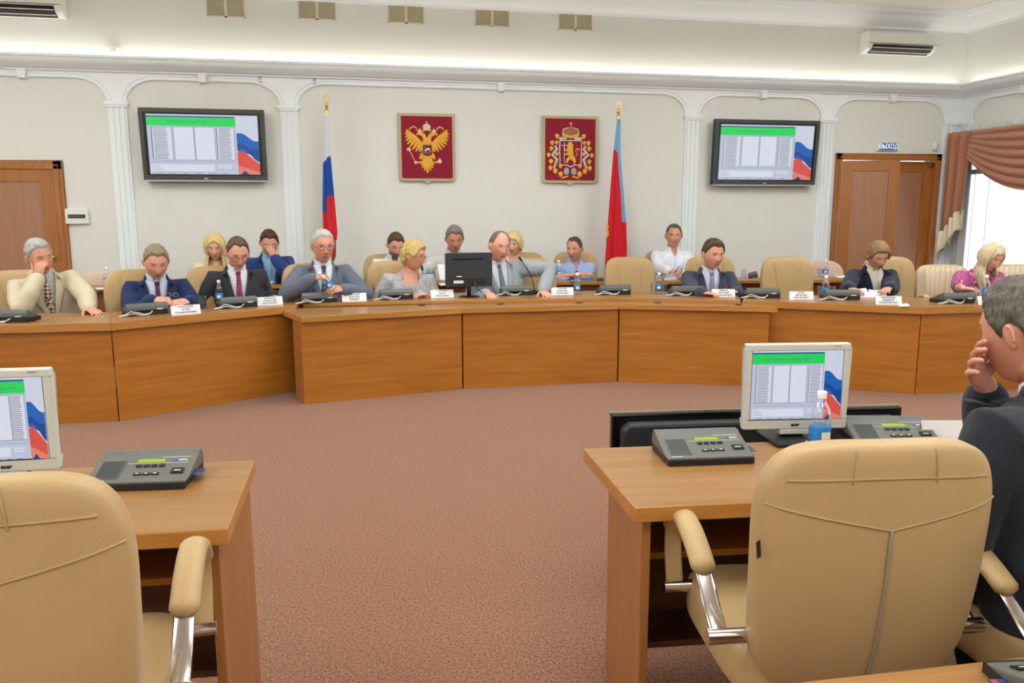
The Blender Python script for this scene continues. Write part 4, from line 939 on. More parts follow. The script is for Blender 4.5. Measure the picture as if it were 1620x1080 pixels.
for px, py, z, lb in ((913, 465, ZS, 'small water bottle right of the name card in the centre'), (1042, 464.5, ZS, 'small water bottle right of the empty armchair under the scarlet flag'),
  (1305, 471, ZS, 'small water bottle on the right desk, left of the woman in navy'), (1558, 470, ZS, 'small water bottle beside the woman in pink'), (1295, 714, ZF, 'large-looking water bottle in front of the silver monitor in the foreground'),
  (170, 453, .765, 'small water bottle on the far left back table'), (679, 444, .765, 'small water bottle on the back table behind the woman in grey lace'), (883.5, 440, .765, 'small water bottle on the back table before the man in light blue'), (1305, 438, .765, 'small water bottle on the back table near the double door')):
    put(b0, px, py, z, lb, random.random()-.5)
def glass(label):
    t = thing('drinking_glass', label, 'glass', (0, 0, 0), 0, 'plain drinking glasses')
    MB().lathe([(0, 0), (.027, 0), (.031, .1), (.0295, .1), (.0255, .008), (0, .008)], n=20).build('tumbler', M_CLEAR, t, smooth=40)
    return t
g0 = glass('drinking glass half full of water right of the first name card')
put(g0, 321, 487, ZS)
o = MB().lathe([(0, .009), (.025, .009), (.0262, .042), (0, .042)], n=20).build('water', M_WATER, g0, smooth=40)
G_ = [(344, 479, 'drinking glass partly hidden behind the bottle of the man in charcoal'), (577, 469.5, 'left one of two upturned glasses beside the woman in grey lace'), (595, 468.5, 'right one of two upturned glasses beside the woman in grey lace'),
 (1034, 464, 'drinking glass left of the bottle near the man with the striped tie'), (1050, 464.5, 'drinking glass right of the bottle near the man with the striped tie'), (1298, 470, 'left drinking glass beside the right desk bottle'), (1315, 470, 'right drinking glass beside the right desk bottle'), (1546, 472, 'drinking glass left of the bottle of the woman in pink')]
glass_plain = glass(G_[0][2])
for px, py, lb in G_: put(glass_plain, px, py, ZS, lb)
for px, py, lb in ((874, 440, 'drinking glass left of the bottle on the back table'), (893, 440.5, 'drinking glass right of the bottle on the back table'), (1176, 440, 'lone drinking glass on the back table right of the man in dark grey'), (1296, 438.5, 'drinking glass on the back table by the double door'), (686, 444.5, 'drinking glass on the back table left of the black monitor')):
    put(glass_plain, px, py, .765, lb)
# ---- gooseneck microphones
def mic(pb, pt, label, Y=None, z=ZS, Rr=.052):
    b_ = at_z(pb[0], pb[1], z); t = thing('gooseneck_microphone', label, 'microphone', (b_.x, b_.y, z), 0, 'gooseneck microphones'); e = at_y(pt[0], pt[1], b_.y+.05)-b_; e.z += b_.z-z
    MB().lathe([(0, 0), (Rr, 0), (Rr+.002, .012), (Rr*.8, .022), (.02, .034), (0, .035)], n=24).build('base', M_BLACK, t, smooth=40)
    m = Vector((e.x*.25, e.y*.5, e.z*.55)); pts = [Vector((0, 0, .03)), Vector((e.x*.02, .005, e.z*.25)), m, Vector((e.x*.6, e.y*.8, e.z*.8)), e]
    MB().tube(pts, .0042, 8).build('gooseneck', M_BLACK, t, smooth=60)
    MB().tube([e, e+(e-pts[3]).normalized()*.035], [.011, .012], 12).build('capsule', M_BLACK, t, smooth=60)
mic((671, 467), (668, 427), 'gooseneck microphone in front of the woman in grey lace'); mic((845, 464.5), (825, 412), 'gooseneck microphone curving up in front of the bald man')
# ---- monitor seen from the back at the centre
p = at_z(742, 469, ZS); t = thing('computer_monitor', 'black monitor seen from behind, standing at the centre of the presidium', 'monitor', (p.x, p.y, ZS), R(3))
a = at_y(708, 400, p.y); c = at_y(783, 452.5, p.y); w = (c.x-a.x); z1, z0 = a.z-ZS, c.z-ZS
M_MONB = mat('satin_black', rgb(46, 50, 58), .35, bump=.05, bscale=600)
MB().prism([(-w/2, z0+.01), (-w/2+.01, z0), (w/2-.01, z0), (w/2, z0+.01), (w/2, z1-.008), (w/2-.008, z1), (-w/2+.008, z1), (-w/2, z1-.008)], -.02, .02, 0, 'XZ').build('housing', M_MONB, t, bevel=.005)
MB().box(-w*.36, w*.30, -.023, -.019, z1-.062, z1-.05).build('vent_slot', M_BLACKG, t)
MB().box(-w*.36, w*.36, -.03, -.018, z0+.03, z0+.085).build('connector_bay', M_BLACK, t, bevel=.004)
MB().box(-w*.34, -w*.13, -.032, -.030, z0+.035, z0+.060).build('rating_label', M_WHITE, t); MB().box(-w*.27, -w*.16, -.025, -.019, z0+.092, z0+.10).build('rating_label', M_WHITE, t)
MB().box(-w*.48, w*.48, .0205, .0215, z0+.02, z1-.015).build('screen', M_BLACKG, t)
MB().tube([(0, 0, .01), (0, 0, z0+.05)], [.018, .022], 12).build('stand_neck', M_BLACKG, t, smooth=60)
MB().lathe([(0, 0), (.10, 0), (.102, .006), (.09, .012), (0, .016)], n=28).build('stand_base', M_BLACKG, t, smooth=40)
MB().tube([(-.05, -.03, z0+.05), (-.04, -.045, z0+.01), (.0, -.05, z0-.02), (.02, -.03, .05)], .003, 6).build('cable', M_BLACK, t, smooth=60)
MB().tube([(.05, -.032, z0+.06), (.045, -.05, z0+.02), (.08, -.06, .06), (.15, -.075, .012), (.25, -.07, .006), (.38, -.05, .03)], .0035, 6).build('cable', M_BLACK, t, smooth=60)
MB().tube([(.047, -.05, z0+.035), (.047, -.052, z0+.022)], .0055, 8).build('cable_plug', M_FR, t, smooth=60)
# ---- foreground monitors
def acer(label, corners, Y, base):
    (ax, ay), (bx_, by_) = corners; A = at_y(ax, ay, Y); Bq = at_y(bx_, by_, Y); w = abs(Bq.x-A.x); h = A.z-Bq.z
    t = thing('desk_monitor', label, 'monitor', (A.x, Y, ZF), 0, 'silver monitors on the foreground desks'); z0 = Bq.z-ZF; z1 = A.z-ZF; bz = .021
    b = MB().box(0, w, 0, .03, z0, z0+.032).box(0, w, 0, .03, z1-bz, z1).box(0, bz, 0, .03, z0+.032, z1-bz).box(w-bz, w, 0, .03, z0+.032, z1-bz)
    b.build('bezel', mat('pearl_silver_plastic', rgb(206, 208, 200), .35), t, bevel=.004)
    MB().box(.012, w-.012, .03, .06, z0+.02, z1-.02).build('housing', M_DGREY, t, bevel=.008)
    MB().box(bz-.003, w-bz+.003, .006, .010, z0+.029, z1-bz+.003).build('screen_border', M_BLACKG, t)
    s = screen_picture(t, w-2*bz-.004, h-bz-.032-.004, .005); s.location = (bz+.002, 0, z0+.034)
    lettering('acer', .016, M_BLACK, t, (w*.5, -.0012, z0+.016), name='brand_lettering', bold=.0006)
    lettering('AL1716', .006, M_DGREY, t, (w-.045, -.0012, z1-.009), name='model_lettering')
    MB().box(w/2-.05, w/2+.05, -.0, .03, z0-.018, z0).build('neck_collar', M_SILV, t, bevel=.003)
    MB().prism([(w/2-.04, 0), (w/2+.04, 0), (w/2+.035, z0+.05), (w/2-.035, z0+.05)], .02, .05, 0, 'XZ').build('stand_neck', M_BLACK, t, bevel=.004)
    MB().prism([(w/2-.09, -.08), (w/2+.09, -.08), (w/2+.10, .08), (w/2+.07, .11), (w/2-.07, .11), (w/2-.10, .08)], 0, .014, 0).build('stand_base', M_BLACK, t, bevel=.004)
    return t
t = acer('silver monitor on the right foreground desk, behind the big bottle', ((1182, 545), (1326, 671)), 2.36, None)
cz = at_y(1182, 545, 2.22)
t.rotation_euler = (0, 0, R(-8))
p = at_y(97, 584, 2.33); t = acer('silver monitor cut by the left edge of the photo', ((-92, 588), (95, 741)), 2.33, None); t.rotation_euler = (0, 0, R(-2))
MB().tube([(1.82, 2.34, ZF+.02), (1.86, 2.30, ZF+.004), (1.95, 2.25, ZF+.004), (2.05, 2.3, ZF+.02)], .003, 6).build('monitor_cable', M_BLACK); tag([o for o in bpy.data.objects if o.name == 'monitor_cable'][0], 'black cable lying right of the foreground bottle', 'cable')
# ---- large display standing on the floor behind the right desk, back to the camera
YT = 2.86; a = at_y(968, 656, YT); c = at_y(1430, 642, YT-.12); ang = math.atan2(-.12, c.x-a.x); w = (c.x-a.x)
t = thing('floor_display', 'large black flat display standing behind the right foreground desk, its back to the camera', 'television', (a.x, YT, 0), ang); H = a.z
MB().box(0, w, 0, .035, .06, H).build('housing', M_BLACKG, t, bevel=.006)
MB().prism([(.03, .09), (w-.03, .09), (w-.03, H-.05), (w-.06, H-.026), (.06, H-.026), (.03, H-.05)], -.06, .0, 0, 'XZ').build('back_cover', mat('perforated_black_cover', rgb(38, 42, 44), .45, bump=.5, bscale=260), t, bevel=.012)
MB().box(-.003, w+.003, .028, .042, H-.008, H+.003).build('trim_strip', mat('champagne_strip', rgb(150, 140, 124), .3, .6), t, bevel=.002)
MB().box(w*.3, w*.7, -.12, .16, 0, .03).box(w*.45, w*.55, -.02, .02, .03, .1).build('stand_base', M_BLACK, t, bevel=.006)
# ---- white folded card and papers
p = at_z(1486, 700, ZF); t = MB().add([(0, 0, 0), (.14, -.03, 0), (.135, -.01, .075), (-.0, .02, .075), (.01, .06, 0), (.14, .03, 0)], [(0, 1, 2, 3), (3, 2, 5, 4)]).build('folded_card', M_PAPER, solid=.0008); t.location = (p.x-.06, p.y, ZF); tag(t, 'white folded card behind the half hidden terminal in the right foreground', 'card')
def paper(pts, z, label, name='paper_sheet', m=None, th=.0012, cat='paper', group='loose sheets of paper'):
    q = [at_z(x, y, z) for x, y in pts]; c = sum(q, Vector())/len(q); o = MB().prism([(p.x-c.x, p.y-c.y) for p in q], 0, th).build(name, m or M_PAPER); o.location = (c.x, c.y, z); return tag(o, label, cat, group)
paper([(386, 473), (425, 470), (436, 474.5), (398, 478)], ZS+.001, 'white sheets under the hand of the man in charcoal')
paper([(838, 461), (880, 459.5), (884, 463.5), (842, 465)], ZS+.001, 'white sheet behind the second microphone')
paper([(862, 461), (878, 459), (886, 463), (869, 465.5)], ZS+.003, 'small dark red booklet under the hand of the bald man', 'booklet', M_FR, .006, 'booklet', 'booklets')
paper([(900, 442.5), (935, 440.5), (942, 443.5), (903, 446)], .767, 'grey printed folder before the man in light blue', 'folder', mat('grey_blue_folder', rgb(110, 128, 160), .6), .008, 'folder', 'folders')
paper([(944, 441), (953, 440), (955, 443.5), (944, 444)], .767, 'dark phone beside the folder on the back table', 'phone', M_BLACK, .01, 'phone', 'phones')
paper([(1048, 439), (1078, 437), (1082, 441), (1052, 443)], .767, 'white sheet before the man in the white shirt')
paper([(1183, 436), (1196, 432.5), (1199, 438), (1184, 440)], .767, 'dark folder on the back table left of the right empty armchair', 'folder', M_BLACK, .03, 'folder', 'folders')
paper([(1322, 436.5), (1344, 435), (1346, 438), (1326, 439.5)], .767, 'white sheet on the back table by the double door')
paper([(425, 447), (441, 443), (445, 446), (430, 450)], .767, 'crumpled white papers before the man covering his face', 'paper_stack', M_PAPER, .025)
paper([(693, 448), (712, 446), (716, 449.5), (698, 452)], .767, 'white sheet on the back table left of the black monitor')
paper([(1420, 481), (1436, 480), (1440, 484), (1424, 485)], ZS+.001, 'small white sheet right of the name card of the woman in navy')
paper([(150, 455), (183, 454), (186, 457), (153, 458)], .767, 'white napkin under the bottle on the far left back table', 'napkin')
# ================================================================== PEOPLE
def remesh(B, voxel, smooth=3, fac=.5, name='body'):
    me = bpy.data.meshes.new(name); me.from_pydata(B.v, [], B.f); me.update()
    bm = bmesh.new(); bm.from_mesh(me); bmesh.ops.recalc_face_normals(bm, faces=bm.faces); bm.to_mesh(me); bm.free()
    o = bpy.data.objects.new(name, me); COL.objects.link(o)
    md = o.modifiers.new('r', 'REMESH'); md.mode = 'VOXEL'; md.voxel_size = voxel
    if smooth: m2_ = o.modifiers.new('s', 'SMOOTH'); m2_.iterations = smooth; m2_.factor = fac
    dg = bpy.context.evaluated_depsgraph_get(); dg.update()
    out = bpy.data.meshes.new_from_object(o.evaluated_get(dg)); bpy.data.objects.remove(o); bpy.data.meshes.remove(me); out.name = name; return out
def setmesh(me, m, smooth=True):
    me.materials.clear(); [me.materials.append(x) for x in (m if isinstance(m, list) else [m])]
    me.polygons.foreach_set('use_smooth', [smooth]*len(me.polygons)); me.update(); return me
def obj(name, me, parent):
    o = bpy.data.objects.new(name, me); COL.objects.link(o); o.parent = parent; return o
def hsurf(d, P_):
    x, y, z = d.x*.079*P_.get('wide', 1), d.y*.097, d.z*.117
    if d.z < 0:
        k = -d.z; x *= 1-.20*k*k-.04*k
        if d.y > 0: y *= 1-.38*k
        y -= .028*k**3
        z *= 1+.02*k
    else:
        q = min(1.16, (1-min(.98, d.z*d.z))**-.09); x *= q; y *= q*(1+.02*d.z)
    if y < 0:
        f = min(1, -d.y*1.6); ax = abs(x); G = lambda t: math.exp(-t*t)
        nz = 0
        if -.052 < z < .026: t = (.026-z)/.066; nz = .0235*min(1, t)**1.25 if z > -.040 else .0235*max(0, (z+.052)/.012)**.6
        y -= f*nz*G(x/(.0085+.006*max(0, min(1, (.02-z)/.05))))
        y += f*.0085*G((ax-.032)/.015)*G((z-.004)/.013)
        y -= f*.0045*G((ax-.027)/.026)*G((z-.028)/.010)
        y -= f*.0045*G(x/.022)*G((z+.0665)/.0055); y -= f*.0055*G(x/.020)*G((z+.077)/.006); y += f*.002*G(x/.02)*G((z+.0715)/.002)
        y -= f*.007*G(x/.022)*G((z+.103)/.015); y += f*.003*G(x/.025)*G((z+.088)/.006)
        y -= f*.004*G((ax-.045)/.018)*G((z+.025)/.02); y += f*.004*G((ax-.052)/.014)*G((z+.065)/.02)
    return Vector((x, y, z))
def sph(nu, nv, fn):
    vs = []; 
    for i in range(nv+1):
        th = -PI/2+PI*i/nv
        for j in range(nu):
            ph = 2*PI*j/nu; vs.append(fn(Vector((math.cos(th)*math.cos(ph), math.cos(th)*math.sin(ph), math.sin(th)))))
    return vs, [(i*nu+j, i*nu+(j+1) % nu, (i+1)*nu+(j+1) % nu, (i+1)*nu+j) for i in range(nv) for j in range(nu)]
def smooth01(a, b_, x): t = max(0, min(1, (x-a)/(b_-a))); return t*t*(3-2*t)
def hairline(az, style):
    T = {'short': ((0, .074), (22, .082), (42, .078), (58, .050), (72, .010), (82, -.012), (90, .012), (104, .02), (116, -.03), (140, -.062), (180, -.07)),
         'full': ((0, .066), (24, .073), (42, .066), (58, .042), (72, .010), (82, -.014), (90, .012), (104, .016), (116, -.035), (140, -.07), (180, -.078)),
         'receding': ((0, .104), (22, .100), (40, .104), (55, .078), (68, .03), (80, .0), (90, .014), (104, .02), (116, -.03), (140, -.062), (180, -.07)),
         'bob': ((0, .046), (25, .044), (40, .038), (52, .012), (62, -.03), (75, -.055), (95, -.06), (120, -.085), (180, -.10)),
         'pixie': ((0, .060), (25, .054), (40, .050), (52, .022), (64, -.012), (76, -.035), (88, -.01), (100, -.005), (115, -.06), (140, -.09), (180, -.10)),
         'long': ((0, .060), (18, .052), (34, .030), (50, -.01), (62, -.06), (80, -.09), (120, -.11), (180, -.12))}[style]
    for (a, x0), (b_, x1) in zip(T[:-1], T[1:]):
        if az <= b_: return x0+(x1-x0)*(az-a)/(b_-a)
    return T[-1][1]
def hair_mat(name, c1, c2):
    if name in MATS: return MATS[name]
    s = NT(name); co = s.coords((60, 60, 12)); n = s.noise(co, 2.0, 3, .6)
    r = s.node('ShaderNodeMapRange', ins={'Value': n, 'From Min': .30, 'From Max': .75}).outputs[0]
    s.base(s.mix(r, c1, c2)); s.bump(n, .35, .003); s.b.inputs['Roughness'].default_value = .5; s.b.inputs['Specular IOR Level'].default_value = .35; MATS[name] = s.m; return s.m
def skin_mat(name, col, brow, lips=(172, 104, 92), beard=None, closed=False, eye=(60, 50, 44)):
    s = NT(name); at = s.node('ShaderNodeAttribute', attribute_name='head_place'); sp = s.node('ShaderNodeSeparateXYZ'); s.l.new(at.outputs['Vector'], sp.inputs[0])
    X, Y, Z = sp.outputs; AX = s.math('ABSOLUTE', X); M = s.math
    front = M('LESS_THAN', Y, -.045)
    def ell(x, cx, z, cz, rx, rz, soft=.35):
        a = M('DIVIDE', M('SUBTRACT', x, cx), rx); b_ = M('DIVIDE', M('SUBTRACT', z, cz), rz); d = M('ADD', M('MULTIPLY', a, a), M('MULTIPLY', b_, b_))
        return M('MULTIPLY', s.node('ShaderNodeMapRange', ins={'Value': d, 'From Min': 1-soft, 'From Max': 1+soft, 'To Min': 1.0, 'To Max': 0.0}).outputs[0], front)
    n = s.noise(s.coords(), 26, 3); col = tuple(min(255, v*1.05) for v in col); base = rgb(*col); dk = tuple(v*.86 for v in base[:3])+(1,); rd = rgb(min(255, col[0]+4), int(col[1]*.86), int(col[2]*.84))
    c = s.mix(n, dk, base)
    c = s.mix(M('MULTIPLY', ell(AX, .045, Z, -.03, .024, .022, .9), .45), c, rd)      # cheeks
    c = s.mix(M('MULTIPLY', ell(X, 0, Z, -.036, .016, .014, .8), .35), c, rd)       # nose
    if beard:
        m = s.node('ShaderNodeMapRange', ins={'Value': Z, 'From Min': -.060, 'From Max': -.035, 'To Min': 1.0, 'To Max': 0.0}).outputs[0]
        m2_ = M('MULTIPLY', m, M('GREATER_THAN', Z, -.17)); m3 = M('MULTIPLY', m2_, M('LESS_THAN', Y, .02)); c = s.mix(M('MULTIPLY', m3, beard[1]), c, rgb(*beard[0]))
    c = s.mix(M('MULTIPLY', ell(X, 0, Z, -.0715, .0235, .0095, .5), .8), c, rgb(*lips)); c = s.mix(M('MULTIPLY', ell(X, 0, Z, -.0718, .021, .0015, .7), .8), c, rgb(96, 46, 42))
    c = s.mix(M('MULTIPLY', ell(AX, .008, Z, -.049, .005, .003, .8), .6), c, rgb(90, 50, 42))
    c = s.mix(M('MULTIPLY', ell(AX, .033, Z, .024, .0175, .0042, .8), .8), c, rgb(*brow))
    if closed:
        c = s.mix(M('MULTIPLY', ell(AX, .032, Z, .0, .0145, .0022, .8), .8), c, rgb(70, 46, 40)); c = s.mix(M('MULTIPLY', ell(AX, .032, Z, .011, .0145, .0012, .9), .35), c, rgb(110, 74, 62))
    else:
        c = s.mix(ell(AX, .032, Z, .002, .0140, .0052, .4), c, rgb(214, 208, 200)); c = s.mix(ell(AX, .032, Z, .0025, .0055, .0052, .4), c, rgb(*eye))
        c = s.mix(M('MULTIPLY', ell(AX, .032, Z, .0075, .0150, .0017, .7), .85), c, rgb(60, 40, 36)); c = s.mix(M('MULTIPLY', ell(AX, .032, Z, -.004, .0135, .0012, .8), .5), c, rgb(120, 76, 66))
    s.base(c); s.b.inputs['Roughness'].default_value = .52; s.b.inputs['Subsurface Weight'].default_value = .06; s.b.inputs['Subsurface Radius'].default_value = (.02, .008, .004)
    s.b.inputs['Subsurface Scale'].default_value = .3; s.bump(s.noise(s.coords(), 500, 2), .12, .002); return s.m
def cloth(name, c, var=.06, rough=.82, weave=.25, pattern=None):
    if name in MATS: return MATS[name]
    s = NT(name); n = s.noise(s.coords(), 14, 4); c0 = rgb(*c); a = tuple(v*(1-var) for v in c0[:3])+(1,); b_ = tuple(min(1, v*(1+var)) for v in c0[:3])+(1,)
    col = s.mix(n, a, b_)
    if pattern:
        kind, c2, sc, w = pattern[:4]; c2 = rgb(*c2); co = s.coords()
        if kind == 'stripe':
            rot = pattern[4] if len(pattern) > 4 else 0
            wv = s.node('ShaderNodeTexWave', wave_type='BANDS', bands_direction='X', ins={'Vector': s.coords(rot=(0, rot, 0)), 'Scale': sc}); f = s.math('GREATER_THAN', wv.outputs[1], w)
        elif kind == 'dots':
            v = s.node('ShaderNodeTexVoronoi', ins={'Vector': co, 'Scale': sc, 'Randomness': .15}); f = s.math('LESS_THAN', v.outputs[0], w)
        elif kind == 'check':
            ck = s.node('ShaderNodeTexChecker', ins={'Vector': s.coords(rot=(0, .75, 0)), 'Scale': sc}); f = s.math('MULTIPLY', ck.outputs[1], w)
        else: f = s.node('ShaderNodeMapRange', ins={'Value': s.noise(co, sc, 3, .6), 'From Min': w-.03, 'From Max': w+.03}).outputs[0]
        col = s.mix(f, col, c2)
    s.base(col); s.b.inputs['Roughness'].default_value = rough; s.b.inputs['Specular IOR Level'].default_value = .25; s.b.inputs['Sheen Weight'].default_value = .12
    nb = s.noise(s.coords((1, 1, .7)), 9, 5, .6); n2 = s.noise(s.coords(), 600, 2); s.bump(s.math('ADD', s.math('MULTIPLY', nb, 4.0), n2), weave, .006)
    MATS[name] = s.m; return s.m
M_SHIRTW = cloth('white_shirt_cotton', (226, 230, 240), .02)
M_SHOE = mat('black_shoe_leather', rgb(28, 24, 24), .35)
def catmull(P_, n=5):
    P_ = [Vector(p) for p in P_]; out = []
    for i in range(len(P_)-1):
        p0, p1, p2, p3 = P_[max(i-1, 0)], P_[i], P_[i+1], P_[min(i+2, len(P_)-1)]
        for k in range(n): t = k/n; out.append(.5*((2*p1)+(-p0+p2)*t+(2*p0-5*p1+4*p2-p3)*t*t+(-p0+3*p1-3*p2+p3)*t**3))
    return out+[P_[-1]]
def hand(B, Wp, f, n, side, curl=.35, s=1.0, spread=1.0, curls=None, thumb=None):
    f = Vector(f).normalized(); n = Vector(n); n = (n-f*n.dot(f)).normalized(); l = f.cross(n)
    Wp = Vector(Wp); m = lambda a, b_, c: Wp+(f*a+l*b_+n*c)*s
    B.tube([m(-.02, 0, 0), m(.02, 0, 0), m(.055, .002*side, 0), m(.085, 0, .004)], [(.027*s, .019*s), (.032*s, .017*s), (.040*s, .0155*s), (.040*s, .012*s)], 12, side=l)
    for k, (off, L) in enumerate(((1.5, .070), (.5, .080), (-.5, .075), (-1.5, .058))):
        cu = curls[k] if curls else curl; b0 = m(.082-.004*abs(off), off*side*.0198*1.0, .002); d = (f+l*off*side*.07*spread).normalized(); pts = [b0]; p = b0.copy(); a = cu*.5
        for seg, q in ((.45, 1.0), (.32, 1.2), (.25, .8)):
            dd = d*math.cos(a)+n*math.sin(a); p = p+dd*L*s*seg; pts.append(p.copy()); a += cu*q
        B.tube(pts, [.0095*s, .0092*s, .0082*s, .0070*s], 10, side=l)
    tb = m(.012, side*.026, .004); td = (f*.62+l*side*.72+n*.35).normalized() if thumb is None else (f*thumb[0]+l*side*thumb[1]+n*thumb[2]).normalized()
    t2_ = (td*.6+f*.55+n*.1).normalized(); B.tube([tb, tb+td*.036*s, tb+td*.036*s+t2_*.030*s, tb+td*.036*s+t2_*.052*s], [.0145*s, .0118*s, .0105*s, .0085*s], 10)
PEOPLE = {}
def person(name, label, head, yaw=0, lean=(8, 0), hyaw=0, hpitch=0, hroll=0, hands=(None, None), s=1.08, skin=(214, 160, 136), hairc=((70, 54, 42), (104, 82, 62)), hair='short', hth=.014, brow=(80, 58, 44),
           top='jacket', top_c=None, shirt=None, tie=None, tie_w=1.0, trousers=(40, 42, 50), glasses=None, closed=False, beard=None, vox=.0055, fat=1.0, female=False, vdepth=.22, neckline=.09, lips=(172, 104, 92), group=None, twist=0, sleeve=1.0, hairfn=None, eye=(60, 50, 44), wide=1.0, jvox=.009):
    hx, hy, hY = head; Hw = at_y(hx, hy, hY); Rz = Matrix.Rotation(R(yaw), 3, 'Z'); Rzi = Rz.inverted()
    T = (Matrix.Rotation(R(twist), 3, 'Z') @ Matrix.Rotation(R(lean[1]), 3, 'Y') @ Matrix.Rotation(R(lean[0]), 3, 'X'))
    neck = T @ Vector((0, 0, .50*s)); HR = Matrix.Rotation(R(hyaw), 3, 'Z') @ Matrix.Rotation(R(hroll), 3, 'Y') @ Matrix.Rotation(R(hpitch), 3, 'X')
    Hc = neck+T @ Vector((0, -.018, .018))*s+HR @ Vector((0, -.022, .092))*s
    hip = Hw-Rz @ Hc; hz = hip.z
    t = thing(name, label, 'person', (hip.x, hip.y, 0), R(yaw), group); O = Vector((0, 0, hz))
    loc = lambda w: Rzi @ (w-Vector((hip.x, hip.y, 0)))          # world to person
    Hc = Hc+O; V3 = lambda x, y, z: T @ Vector((x*s, y*s, z*s))+O
    Sh = {-1: V3(-.160*fat**.5, .0, .390), 1: V3(.160*fat**.5, .0, .390)}
    arms = {}
    for i, sd in enumerate((-1, 1)):
        h = hands[i] or {}; f = Vector(h.get('f', (-.5*sd, -.8, 0))).normalized(); n = Vector(h.get('n', (0, 0, -1)))
        if 'px' in h: c = loc(at_y(*h['px'])); Wp = c-f*.055*s
        elif 'pz' in h: c = loc(at_z(*h['pz'])); Wp = c-f*.055*s
        elif 'h' in h: Wp = Hc+HR @ Vector(h['h'])*s-f*.055*s
        else: Wp = V3(*(h.get('at', (.10*sd, -.30, .12))))
        S = Sh[sd]; U, L = .285*s, .262*s; d = Wp-S; D = d.length
        if D > (U+L)*.985:
            k = D/((U+L)*.985)
            if k < 1.13: U *= k; L *= k
            else: U *= 1.13; L *= 1.13; Wp = S+d.normalized()*(U+L)*.985; D = (Wp-S).length
        d.normalize(); a = (U*U-L*L+D*D)/(2*D); hh = math.sqrt(max(0, U*U-a*a)); pole = Vector(h.get('pole', (.55*sd, .25, -1))); pole = (pole-d*pole.dot(d)).normalized()
        E_l = S+d*a+pole*hh; arms[sd] = (S, E_l, Wp, f, n, h)
    hw = {k: O+Vector((k*.09*s, 0, 0)) for k in (-1, 1)}
    legs = {k: [hw[k], O+Vector((k*.11*s, -.20*s, .0)), Vector((k*.12*s, -.39*s, max(hz-.01, .47))), Vector((k*.12*s, -.36*s, .30)), Vector((k*.12*s, -.30*s, .09))] for k in (-1, 1)}
    # ---------------- skin body: one continuous surface
    B = MB(); vs, fs = sph(84, 64, lambda d: HR @ (hsurf(d, {'wide': wide})*s)+Hc); B.add(vs, fs)
    for sd in (-1, 1):
        E0_ = HR @ (Vector((sd*.077*wide, .010, -.006))*s)+Hc; rot = HR @ Matrix.Rotation(R(sd*-18), 3, 'Z') @ Matrix.Rotation(R(10), 3, 'X')
        vs, fs = sph(16, 12, lambda d: rot @ (Vector((d.x*.010+sd*.003, d.y*.019*(1 if d.z > 0 else .8), d.z*.032))*s)+E0_); B.add(vs, fs)
        B.tube([rot @ (Vector((sd*.010, .004+.014*math.cos(a_*.7), .024*math.sin(a_*.7)))*s)+E0_ for a_ in range(-1, 5)], .0042*s, 6)
    nb = HR @ (Vector((0, .018, -.075))*s)+Hc
    B.tube([V3(0, .01, .38), V3(0, .012, .47), neck+O+T @ Vector((0, .008, .02)), nb, HR @ (Vector((0, .02, -.03))*s)+Hc], [.07*s, .062*s*fat**.5, (.055 if not female else .047)*s*fat**.3, (.054 if not female else .045)*s, .05*s], 16)
    tw = .80
    B.tube([V3(0, 0, -.06), V3(0, 0, .1), V3(0, 0, .25), V3(0, 0, .36), V3(0, .005, .43)], [(.15*s, .11*s), (.145*s*tw*1.1, .1*s), (.15*s, .10*s), (.155*s, .10*s), (.10*s, .07*s)], 18, side=T @ Vector((1, 0, 0)))
    for sd in (-1, 1):
        S, E_l, Wp, f, n, h = arms[sd]; B.tube([V3(.07*sd, 0, .39), S, S.lerp(E_l, .5), E_l, E_l.lerp(Wp, .35), Wp-f*.01], [.055*s, .052*s, .045*s, .038*s, .038*s, .026*s], 12)
        hand(B, Wp, f, n, -sd, h.get('curl', .35), s*.97, h.get('spread', 1), h.get('curls'), h.get('thumb'))
        B.tube(legs[sd], [.075*s, .07*s, .052*s, .045*s, .035*s], 12)
        B.tube([legs[sd][-1], legs[sd][-1]+Vector((0, -.02, -.05)), legs[sd][-1]+Vector((0, -.15*s, -.06))], [.035, .03, .022], 10)
    me = remesh(B, vox, 2, .5, 'body'); M_ = skin_mat(name_free(label), skin, brow, lips, beard, closed, eye); setmesh(me, M_)
    at_ = me.attributes.new('head_place', 'FLOAT_VECTOR', 'POINT'); N = len(me.vertices); co = np.empty(N*3); me.vertices.foreach_get('co', co); co = co.reshape(-1, 3)
    A = np.array(HR.inverted())/s; hl = (co-np.array(Hc))@A.T; at_.data.foreach_set('vector', hl.astype(np.float32).ravel())
    body = obj('body', me, t)
    # ---------------- hair
    hm = hair_mat('hair_%d_%d_%d' % hairc[0], rgb(*hairc[0]), rgb(*hairc[1]))
    def hfun(d):
        p = hsurf(d, {'wide': wide}); az = abs(math.degrees(math.atan2(d.x, -d.y))); zl = hairline(az, hair if hair in ('short', 'full', 'receding', 'bob', 'pixie', 'long') else 'short')
        if hairfn: zl += hairfn(d, p)
        k = smooth01(-.006, .008, p.z-zl); jag = .007*noise.noise(Vector((d.x*9, d.y*9, 3.1)))+.008*d.x; k = smooth01(-.005, .020, p.z-zl+jag)
        th = hth*(.5+.5*max(0, d.z))+.006*max(0, -d.y)*max(0, d.z)+.005*noise.noise(d*5)+.003*noise.noise(Vector((d.x*26, d.y*26, d.z*7)))
        if hair in ('bob', 'pixie', 'long'): th = hth*(1.0 if d.z > -.2 else 1.25)+.007*noise.noise(Vector((d.x*6, d.y*6, d.z*2.5)))+.0022*noise.noise(Vector((d.x*24, d.y*24, d.z*5)))
        if hair == 'receding': th = hth*.75*(1 if az > 60 else .35)+.002*noise.noise(d*9)
